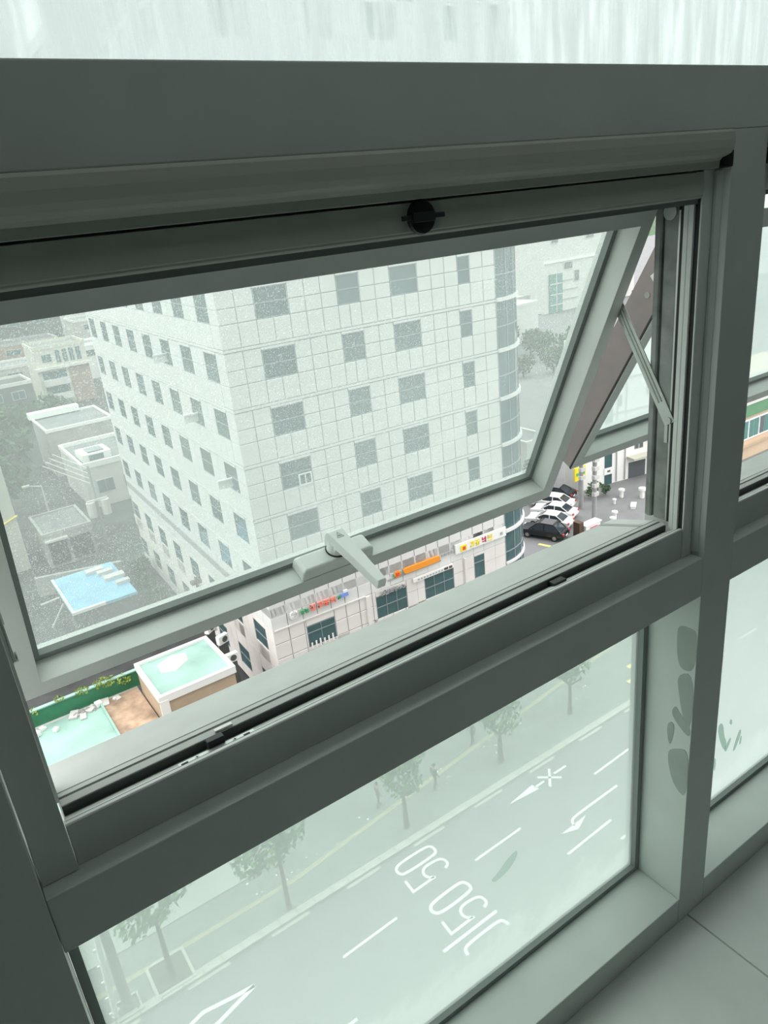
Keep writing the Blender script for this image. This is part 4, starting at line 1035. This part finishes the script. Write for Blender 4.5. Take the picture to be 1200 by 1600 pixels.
MB().box(7.2, 7.45, 61.75, 70.05, -29.05, -28.98).build('verge', 'off_white', h5); MB().box(7.2, 10.0, 61.6, 61.85, -29.2, -28.95).build('gutter', 'white', h5)
m = MB()
for x, y, s in ((12.0, 66.2, .9), (11.6, 67.8, .7), (12.3, 64.5, .6), (10.9, 68.8, .8)): m.box(x - s, x + s, y - s * .5, y + s * .5, -29.05, -28.75)
m.build('roof_scraps', 'off_white', h5)
m = MB().cyl((7.2, 65.5, -29.6), (5.9, 66.4, -31.9), .09, .09, 6).cyl((7.2, 66.8, -29.5), (5.6, 67.4, -29.9), .09, .09, 6); m.build('prop', 'off_white', h5)
h6 = house('tall_block', 'plain beige block at the far left edge with teal windows', -9, 7.0, 82, 96, -17, 'beige', 'roof_grey', .5, 0, [(1.9, 4.2, -25.6, -24.0), (1.9, 4.2, -21.6, -20.0), (-2.5, 0.2, -25.6, -24.0)], cat='building', win_mat='teal_glass')
m = MB().cyl((7.15, 81.9, -25.9), (1.0, 81.9, -28.2), .10, .10, 8); m.build('yellow_pipe', 'yellow', h6)
low = empty('low_wall', (10.5, 73, G), 'low grey wall behind the blue roofed shed', 'wall')
m = MB().add([(6.3, 74.4, G), (14.0, 71.9, G), (14.0, 71.5, G), (6.3, 74.0, G), (6.3, 74.4, -30), (14.0, 71.9, -30), (14.0, 71.5, -30), (6.3, 74.0, -30)], [(3, 2, 1, 0), (4, 5, 6, 7), (0, 1, 5, 4), (1, 2, 6, 5), (2, 3, 7, 6), (3, 0, 4, 7)]); m.build('wall_body', 'concrete', low)
MB().box(8.3, 9.0, 64.0, 64.9, G, -30.6).build('x', 'white', low) if False else None
box_ = tag(MB().box(8.25, 9.05, 63.9, 65.3, G, -30.2).build('storage_box', 'white', bevel=.05), 'white upright box on the ground in front of the blue roof', 'box')
random.seed(21)
n_h = 0
QL = ['weathered house with a dark roof, behind the trees left of the alley', 'brown house low at the far left behind the weathered one', 'brown house with a pale rim, left of the apartment house',
      'pale house to the right behind the apartment house', 'grey house just behind the apartment house, partly hidden by the office building', 'pale long house at the far left edge beyond the brown one',
      'weathered dark block far up the alley at the left', 'brown block far up the alley behind the apartment house', 'grey block by the office building, far up the alley', 'pale block at the top left corner of the sash pane',
      'weathered tall block at the top of the sash pane beside the office building', 'pale tall block farthest right behind the office building', 'brown house tucked behind the apartment house and the office building',
      'wide grey block along the top of the low quarter', 'wide pale block at the far end behind the office building', 'wide brown block farthest away at the top left']
for (x, y, wx, wy, hh, c) in ((-6, 128, 12, 10, 7, 3), (-2, 150, 11, 10, 6, 1), (13, 152, 9, 9, 8, 3), (38, 190, 14, 9, 8, 2), (16, 190, 13, 11, 6, 0), (-6, 180, 14, 12, 7, 2), (2, 214, 16, 12, 9, 3), (26, 224, 16, 12, 7, 1), (50, 238, 18, 12, 9, 0), (6, 258, 18, 12, 9, 2), (34, 272, 20, 12, 10, 3), (64, 280, 20, 14, 11, 2), (40, 206, 11, 8, 6, 1), (30, 305, 30, 14, 13, 0), (70, 330, 34, 14, 15, 2), (-5, 310, 26, 14, 12, 1)):
    place = QL[n_h]
    hh_ = house('quarter_house', place, x, x + wx, y, y + wy, G + hh, ('concrete', 'brick_red', 'off_white', 'concrete_d')[c], ('roof_grey', 'roof_dark', 'roof_grey', 'roof_dark')[c], .5, random.uniform(-.12, .12),
                [(x + wx * .15, x + wx * .38, G + hh - 2.6, G + hh - 1.2), (x + wx * .58, x + wx * .82, G + hh - 2.6, G + hh - 1.2)], cap=('off_white', 'concrete', 'white', 'off_white')[c])
    n_h += 1
FOOT = []
for o in list(COL.objects):
    if o.parent is None and o.type == 'EMPTY' and o.get('category') in ('house', 'building'):
        xs = [o.location.x + c.location.x + v[0] for c in o.children for v in c.bound_box]; ys = [o.location.y + c.location.y + v[1] for c in o.children for v in c.bound_box]
        if xs: FOOT.append((min(xs), max(xs), min(ys), max(ys)))
TREES = []
def tree_spot(x0, x1, y0, y1, r):
    for _ in range(60):
        x, y = random.uniform(x0, x1), random.uniform(y0, y1)
        if any(a - r < x < b + r and c - r < y < d + r for a, b, c, d in FOOT): continue
        if any((x - p) ** 2 + (y - q) ** 2 < (r + t) ** 2 for p, q, t in TREES): continue
        TREES.append((x, y, r)); return x, y
    return None
tree_kinds = [(leaf_mesh('foliage', 'leaf_d', [(0, 0, 3.6, 2.6, .9), (1.4, .5, 4.6, 1.8, .9), (-1.3, -.4, 4.2, 1.9, .9)], 420, .42), trunk_mb(2.6, .22).mesh('trunk', 'bark')),
              (leaf_mesh('foliage', 'leaf_d', [(0, 0, 2.4, 1.9, .8), (1.6, .2, 2.2, 1.5, .8), (-1.5, .3, 2.1, 1.4, .8)], 380, .32), trunk_mb(1.6, .16).mesh('trunk', 'bark'))]
def green_tree(x, y, k, s, label, group, z=G):
    t = empty('tree', (x, y, z), label, 'tree', group); t.scale = (s, s, s)
    for nm, me in (('trunk', tree_kinds[k][1]), ('foliage', tree_kinds[k][0])):
        o = bpy.data.objects.new(nm, me); COL.objects.link(o); o.parent = t; ABS[o.name] = Vector((x, y, z))
        if nm == 'foliage': o['kind'] = 'stuff'
    t.rotation_euler = (0, 0, random.uniform(0, 6))
    return t
for x, y, s, wd in ((14.4, 62.6, .62, 'second from the front'), (14.6, 66.6, .55, 'third from the front'), (15.3, 70.4, .6, 'rearmost of four'), (13.9, 58.3, .66, 'frontmost of four')):
    green_tree(x, y, 1, s, 'dark bushy tree between the blue roof and the office building, ' + wd, 'trees beside the blue roof')
for i in range(46):
    k_ = random.uniform(.8, 1.45)
    sp = tree_spot(-12, 24, 100, 260, 3.6 * k_) if i < 22 else tree_spot(-2, 15.8, 97, 150, 3.6 * k_)
    if sp: green_tree(sp[0], sp[1], 0, k_, 'dark hazy tree among the low houses up the alley', 'trees among the low houses')
p = empty('utility_pole', (15.1, 82.2, G), 'alley utility pole carrying two pale transformers', 'pole')
MB().cyl((15.1, 82.2, G), (15.1, 82.2, G + 9.3), .2, .14, 10).build('pole_shaft', 'pole', p)
for dx_ in (-.7, .8): MB().cyl((15.1 + dx_, 82.0, G + 3.6), (15.1 + dx_, 82.0, G + 5.3), .48, .48, 14).build('transformer', 'off_white', p)
MB().box(14.1, 16.2, 81.9, 82.1, G + 5.3, G + 5.5).build('crossarm', 'off_white', p)
m = MB()
for j in range(4): m.cyl((15.1, 82.2, G + 9 - j * .6), (13.6 - j * .3, 93 + j, G + 8.7 - j * .65), .05, .05, 5)
m.build('cable', 'off_white', p)
for i, (x, y, k, lab) in enumerate(((11.2, 90.5, 5, 'pale bent lamp post in the alley behind the garage house'),)):
    p = empty('lamp_post', (x, y, G), lab, 'lamp post'); MB().cyl((x, y, G), (x, y, G + 6), .12, .08, 8).cyl((x, y, G + 6), (x - 1.4, y, G + 6.4), .08, .06, 8).build('post', 'off_white', p); MB().box(x - 2.0, x - 1.2, y - .2, y + .2, G + 6.3, G + 6.5).build('lamp_head', 'off_white', p)
hill = MB(); n1, n2 = 26, 10
random.seed(5)
for i in range(n1 + 1):
    for j in range(n2 + 1):
        x = 120 + i * 15; y = 300 + j * 12; u = (i / n1 - .5) * 2; v = j / n2
        hill.v.append((x, y, G + 26 * max(0, 1 - u * u) * math.sin(math.pi * min(1, v * .62)) + random.uniform(-1.2, 1.2)))
for i in range(n1):
    for j in range(n2): a = i * (n2 + 1) + j; hill.f.append((a, a + n2 + 1, a + n2 + 2, a + 1))
tag(hill.build('hill', 'leaf_d', smooth=True), 'wooded hill behind the glass corner of the office building', 'hill', kind='structure')

# ================================================================== RIGHT OF THE OFFICE BUILDING
tw = empty('white_tower', (168, 160, G), 'distant white tower with a tall glazed strip, seen at the right of the sash pane', 'building')
MB().box(153, 190, 150, 175, G, 10).build('wall', 'off_white', tw)
for (z0, z1) in ((-6.4, -5.9), (-12.4, -11.9), (-18.9, -18.4), (-2, -1.5)): MB().box(152.6, 190, 149.6, 150, z0, z1).build('floor_band', 'band', tw)
f = MB().box(154.6, 159.4, 149.5, 149.9, G, -21.8).build('glass_strip', 'teal_glass', tw)
m = MB()
for z in (-24.5, -27.3, -30): m.box(154.6, 159.4, 149.35, 149.55, z, z + .25)
m.box(156.9, 157.1, 149.35, 149.55, G, -21.8); m.build('strip_bars', 'off_white', f)
for (x0, x1, z0, z1) in ((155.6, 158, -13.8, -11.9 - .2), (160.5, 163.5, -21.0, -19.3), (164.5, 166.2, -24.5, -21.8), (169, 172, -13.8, -12.6)):
    f = MB().box(x0 - .2, x1 + .2, 149.8, 150.02, z0 - .2, z1 + .2).build('window', 'off_white', tw); MB().box(x0, x1, 149.7, 149.82, z0, z1).build('pane', 'win_frame', f)
for z in (-24, -26.5, -29): MB().box(159.5, 166, 149.7, 150, z, z + .15).build('joint_line', 'concrete', tw)
house('grey_hall', 'grey hall with a white stair tower before the wooded hill', 190.3, 208, 200, 220, -25.6, 'roof_grey', 'roof_dark', .4, 0, (), cat='building')
house('stair_tower', 'white stair tower at the left end of the grey hall', 185.6, 190, 198.6, 200.2, -25, 'off_white', 'roof_grey', .3, 0, (), cat='building')
house('cream_house', 'cream flat house among the trees behind the glass corner', 117.5, 125.5, 125, 131, -23.6, 'off_white', 'white', .4, .1, (), cat='building')
house('long_roof', 'long pale roof behind the glass corner, above the trees', 124, 138, 140, 150, -24.6, 'concrete', 'off_white', .3, .06, (), cat='building')
random.seed(31)
FOOT += [(117, 126, 124, 132), (123.5, 138.5, 139.5, 150.5)]
for i in range(16):
    k_ = random.uniform(.75, 1.15)
    sp = tree_spot(96, 128, 98, 124, 3.5 * k_)
    if sp: green_tree(sp[0], sp[1], 0, k_, 'hazy green tree in the grove behind the glass corner', 'trees behind the glass corner', G - .6)
wb = empty('white_building', (70, 54, G), 'white building with a dark vertical glass strip beyond the parked cars', 'building')
e1 = Vector((math.cos(R(-11)), math.sin(R(-11)), 0)); e2 = Vector((-e1.y, e1.x, 0)); O1 = Vector((61.0, 54.7, 0))
def wbox(u0, u1, d0, d1, z0, z1): return MB().obox(O1, e1, e2, u0, u1, -d1, -d0, z0, z1)
wbox(0, 12.5, -3, 0, G - .5, -15.5).build('wall', 'white', wb)
g_ = wbox(3.3, 4.3, -.1, .06, -32.6, -17).build('glass_strip', 'win_dark', wb)
wbox(3.2, 4.4, 0, .12, -30.9, -30.1).build('strip_panel', 'white', g_); wbox(3.6, 4.0, .12, .16, -30.6, -30.4).build('strip_text', 'mark', g_)
for z in (-20.2, -24.0, -28.0): wbox(0, 12.5, 0, .12, z, z + .18).build('floor_band', 'concrete', wb)
for (u, z) in ((7.5, -27.4), (8.15, -27.4), (2.0, -25.4), (8.9, -21.2), (2, -21.6), (12, -21.2), (5.0, -21.9)):
    f = wbox(u, u + .55, 0, .06, z - 1.3, z).build('window', 'concrete', wb); wbox(u + .06, u + .49, .06, .09, z - 1.2, z - .1).build('pane', 'win_frame', f)
m = MB()
for u, z0, z1 in ((6.1, -32, -18), (4.9, -32, -18)): m.cyl(O1 + e1 * u - e2 * .12 + Vector((0, 0, z0)), O1 + e1 * u - e2 * .12 + Vector((0, 0, z1)), .06, .06, 6)
m.build('downpipe', 'concrete', wb)
en = wbox(6.7, 9.1, -.1, .05, -32.6, -30.2).build('entrance', 'win_frame', wb)
m = MB().obox(O1, e1, e2, 6.4, 9.4, -1.3, 0, -29.6, -29.35); m.build('entrance_canopy', 'beige', wb)
gsh = house('grey_shop', 'grey shop with a dark entrance behind the parked cars', 56.8, 60.4, 58.8, 67, -26.3, 'off_white', 'roof_grey', .3, 0, [(57.6, 59.2, -28.4, -27)], cat='building')
MB().box(57.4, 59.0, 58.5, 58.8, -32, -29.3).build('entrance_door', 'win_dark', gsh)
ys = empty('yellow_sign', (60.2, 54.2, G), 'yellow sign board over a dark shrub behind the parked cars', 'sign')
MB().box(58.9, 60.6, 53.6, 53.8, -30.1, -28.6).build('sign_board', 'yellow', ys); MB().cyl((59.7, 53.75, G), (59.7, 53.75, -30), .06, .06, 6).build('sign_post', 'concrete_d', ys)
MB().box(59.1, 60.4, 53.54, 53.6, -29.5, -29.2).build('sign_text', 'green', ys)
green_tree(60.2, 52.3, 1, .36, 'dark shrub below the yellow sign', None)
green_tree(61.9, 51.9, 1, .30, 'smaller dark shrub right of the yellow sign', None)
for (x, y, h, lab) in ((54.75, 47.3, 9, 'pale concrete street pole in front of the white building'), (57.4, 51.4, 8, 'pale street pole behind the white cars')):
    p = empty('street_pole', (x, y, G), lab, 'pole'); MB().cyl((x, y, G - .2), (x, y, G + h), .26, .2, 10).build('pole_shaft', 'pole', p)
    m = MB()
    for j in range(5): MB().box(x - .3, x + .35, y - .3, y + .1, G + 3.2 + j * .9, G + 3.6 + j * .9).build('pole_fitting', 'off_white', p)
    m = MB()
    for j in range(3): m.cyl((x, y, G + h - .4 - j * .5), (x + 6, y - .4, G + h - .2 - j * .5), .03, .03, 5)
    m.build('cable', 'concrete_d', p)
bush = leaf_mesh('foliage', 'leaf_d', [(0, 0, 0, .8, .35)], 110, .16)
o = piece('hanging_foliage', bush, (56.2, 48.4, -28.3), None); tag(o, 'dark leafy bracket hanging from the street pole', 'foliage', kind='stuff')

# ---- parked cars
def car(x, y, rz, paint, label, suv=False):
    c = empty('car', (x, y, G - .13), label, 'car', 'cars parked in the side street')
    z = G - .13
    h = 1.68 if suv else 1.46
    L = 2.35
    body = [(-L, .32), (-L, .62), (-L + .12, .84), (-1.25, .95), (1.55 if suv else 1.45, .98), (L - .10, .92), (L, .70), (L, .34)]
    def sweep(prof, w0, tops=None):
        n = len(prof); vs = []
        for sd in (-1, 1):
            for i, (a, b) in enumerate(prof): vs.append((a, sd * (w0 if tops is None else tops[i]), b))
        return MB().add(vs, [tuple(range(n)), tuple(range(n, 2 * n))[::-1]] + [(i, n + i, n + (i + 1) % n, (i + 1) % n) for i in range(n)])
    def put(mb, nm, mat, par, bev=0.0):
        o = bpy.data.objects.new(nm, mb.mesh(nm, mat)); COL.objects.link(o); o.parent = par; ABS[o.name] = Vector((x, y, z))
        if bev:
            b = o.modifiers.new('bevel', 'BEVEL'); b.width = bev; b.segments = 3; b.limit_method = 'ANGLE'
        return o
    put(sweep(body, .91), 'body', paint, c, .09)
    rf = [(-1.30, .93), (-.45, h - .06), (-.1, h), (1.2 if suv else .9, h - .02), (1.95 if suv else 1.75, .97)]
    tp = [.84, .66, .64, .64, .82]
    gh = put(sweep(rf, 0, tp), 'cabin', 'car_glass', c, .03)
    roof = [(-.42, h - .04), (-.1, h + .02), (1.15 if suv else .85, h), (1.35 if suv else 1.05, h - .05)]
    put(sweep(roof, 0, [.69, .67, .67, .69]), 'roof', paint, c, .02)
    m = MB()
    for sd in (-1, 1):
        for a, b in (((-1.30, .80, .93), (-.42, .665, h - .04)), ((1.95 if suv else 1.72, .79, .98), (1.25 if suv else .95, .665, h - .04)), ((.30, .835, .95), (.28, .665, h - .03))):
            m.cyl((a[0], sd * a[1], a[2]), (b[0], sd * b[1], b[2]), .05, .045, 6)
    put(m, 'pillars', paint, c)
    for sx in (-1.42, 1.42):
        for sd in (-1, 1):
            wo = put(MB().cyl((sx, sd * .72, .33), (sx, sd * .93, .33), .33, .33, 18), 'wheel', 'tyre', c, .03)
            put(MB().cyl((sx, sd * .925, .33), (sx, sd * .94, .33), .21, .19, 14), 'wheel_rim', 'rim', wo)
    m = MB()
    for sd in (-1, 1): m.box(-2.37, -2.2, sd * .72 - .16, sd * .72 + .16, .66, .80)
    put(m, 'head_lamp', 'lamp_clear', c)
    m = MB()
    for sd in (-1, 1): m.box(2.22, 2.37, sd * .74 - .14, sd * .74 + .14, .70, .88)
    put(m, 'tail_lamp', 'lamp_red', c)
    m = MB()
    for sd in (-1, 1): m.box(-.95, -.80, sd * 1.0 - .09, sd * 1.0 + .09, .95, 1.08)
    put(m, 'side_mirror', paint, c, .02)
    put(MB().box(-2.38, -2.30, -.30, .30, .42, .54).box(2.30, 2.38, -.28, .28, .50, .62), 'number_plate', 'white', c)
    c.rotation_euler = (0, 0, rz)
    return c
ra = R(-68)
car(49.6, 49.2, ra, 'car_black', 'black estate car, nearest of the row parked behind the glass corner', True)
car(51.9, 50.7, ra, 'car_white', 'white car parked right behind the black estate car')
car(54.0, 52.0, ra, 'car_white', 'white car in the middle of the parked row, between two other white cars')
car(55.7, 53.9, ra, 'car_white', 'last white car of the row before the dark car')
car(57.8, 55.7, ra, 'car_black', 'dark car farthest in the parked row')
# small white things on the paving before the white building
random.seed(3)
bol = (MB().cyl((0, 0, 0), (0, 0, .75), .22, .20, 12).cyl((0, 0, .75), (0, 0, .95), .34, .34, 12).mesh('stone_bollard', 'white'), MB().box(-.9, .9, -.35, .35, 0, .35).box(-.95, .95, -.4, .4, .35, .45).mesh('stone_bench', 'white'))
for i, (x, y, k, s, lab) in enumerate(((62.6, 50.3, 0, 1.0, 'white round bollard before the white building, by itself'), (63.9, 48.6, 0, 1.2, 'white bollard with a broad head by the window jamb'), (65.6, 47.9, 1, 1.0, 'long white bench block by the window jamb'),
                                  (61.2, 47.6, 1, .7, 'low white block on the paving, nearer than the bollards'), (57.5, 47.0, 0, .9, 'white stub right of the street pole'), (56.3, 46.3, 0, .8, 'nearest white stub right of the street pole'), (60.6, 49.6, 0, .6, 'small white stub left of the round bollard'))):
    o = piece(('bollard', 'bench')[k], bol[k], (x, y, G - .12), None, random.uniform(0, 1)); o.scale = (s, s, s); tag(o, lab, ('bollard', 'bench')[k], 'white street furniture')
kio = empty('kiosk', (52.6, 46.6, G), 'small white and brown kiosk at the foot of the street pole', 'kiosk')
MB().box(51.6, 52.2, 46.4, 47.2, G - .12, G + 1.4).build('brown_box', 'brown', kio); MB().box(52.3, 54.4, 46.2, 46.9, G - .12, G + .9).build('white_counter', 'white', kio); MB().box(52.9, 53.9, 46.1, 46.2, G + .2, G + .6).build('red_panel', 'crimson', kio)
MB().box(52.2, 54.5, 46.1, 47.0, G + .9, G + 1.0).build('counter_top', 'white', kio)

# ---- shop building seen through the second window
gs = empty('green_band_building', (84, 46, G), 'peach building with a green awning band and white framed windows beyond the second window', 'building')
MB().box(74.5, 100, 45, 57, G - .5, -23.6).build('wall', 'peach', gs)
MB().box(74.3, 100, 44.6, 45, -25.3, -23.9).build('green_awning', 'shop_green', gs); MB().box(74.3, 100, 44.5, 45, -23.9, -23.3).build('cornice', 'off_white', gs)
for i in range(6):
    a = 75.2 + i * 2.05
    f = MB().box(a - .12, a + 1.85, 44.9, 45.02, -28.1, -25.75).build('window', 'white', gs)
    MB().box(a, a + .80, 44.85, 44.92, -27.9, -25.95).build('pane', 'win_frame' if i % 2 == 0 else 'teal_glass', f); MB().box(a + .92, a + 1.72, 44.85, 44.92, -27.9, -25.95).build('pane', 'teal_glass', f)
MB().box(74.3, 100, 44.7, 45, -28.9, -28.6).build('ledge', 'tan', gs)
MB().box(73, 100, 38, 45, -31.4, -30.4).build('lower_roof', 'roof_grey', gs)
house('hazy_block', 'grey block dim in the haze over the peach building', 96, 116, 62, 76, -16, 'roof_grey', 'roof_dark', .5, 0, [(98, 101, -19.5, -17.5), (104, 107, -19.5, -17.5), (98, 101, -24, -22)], cat='building')
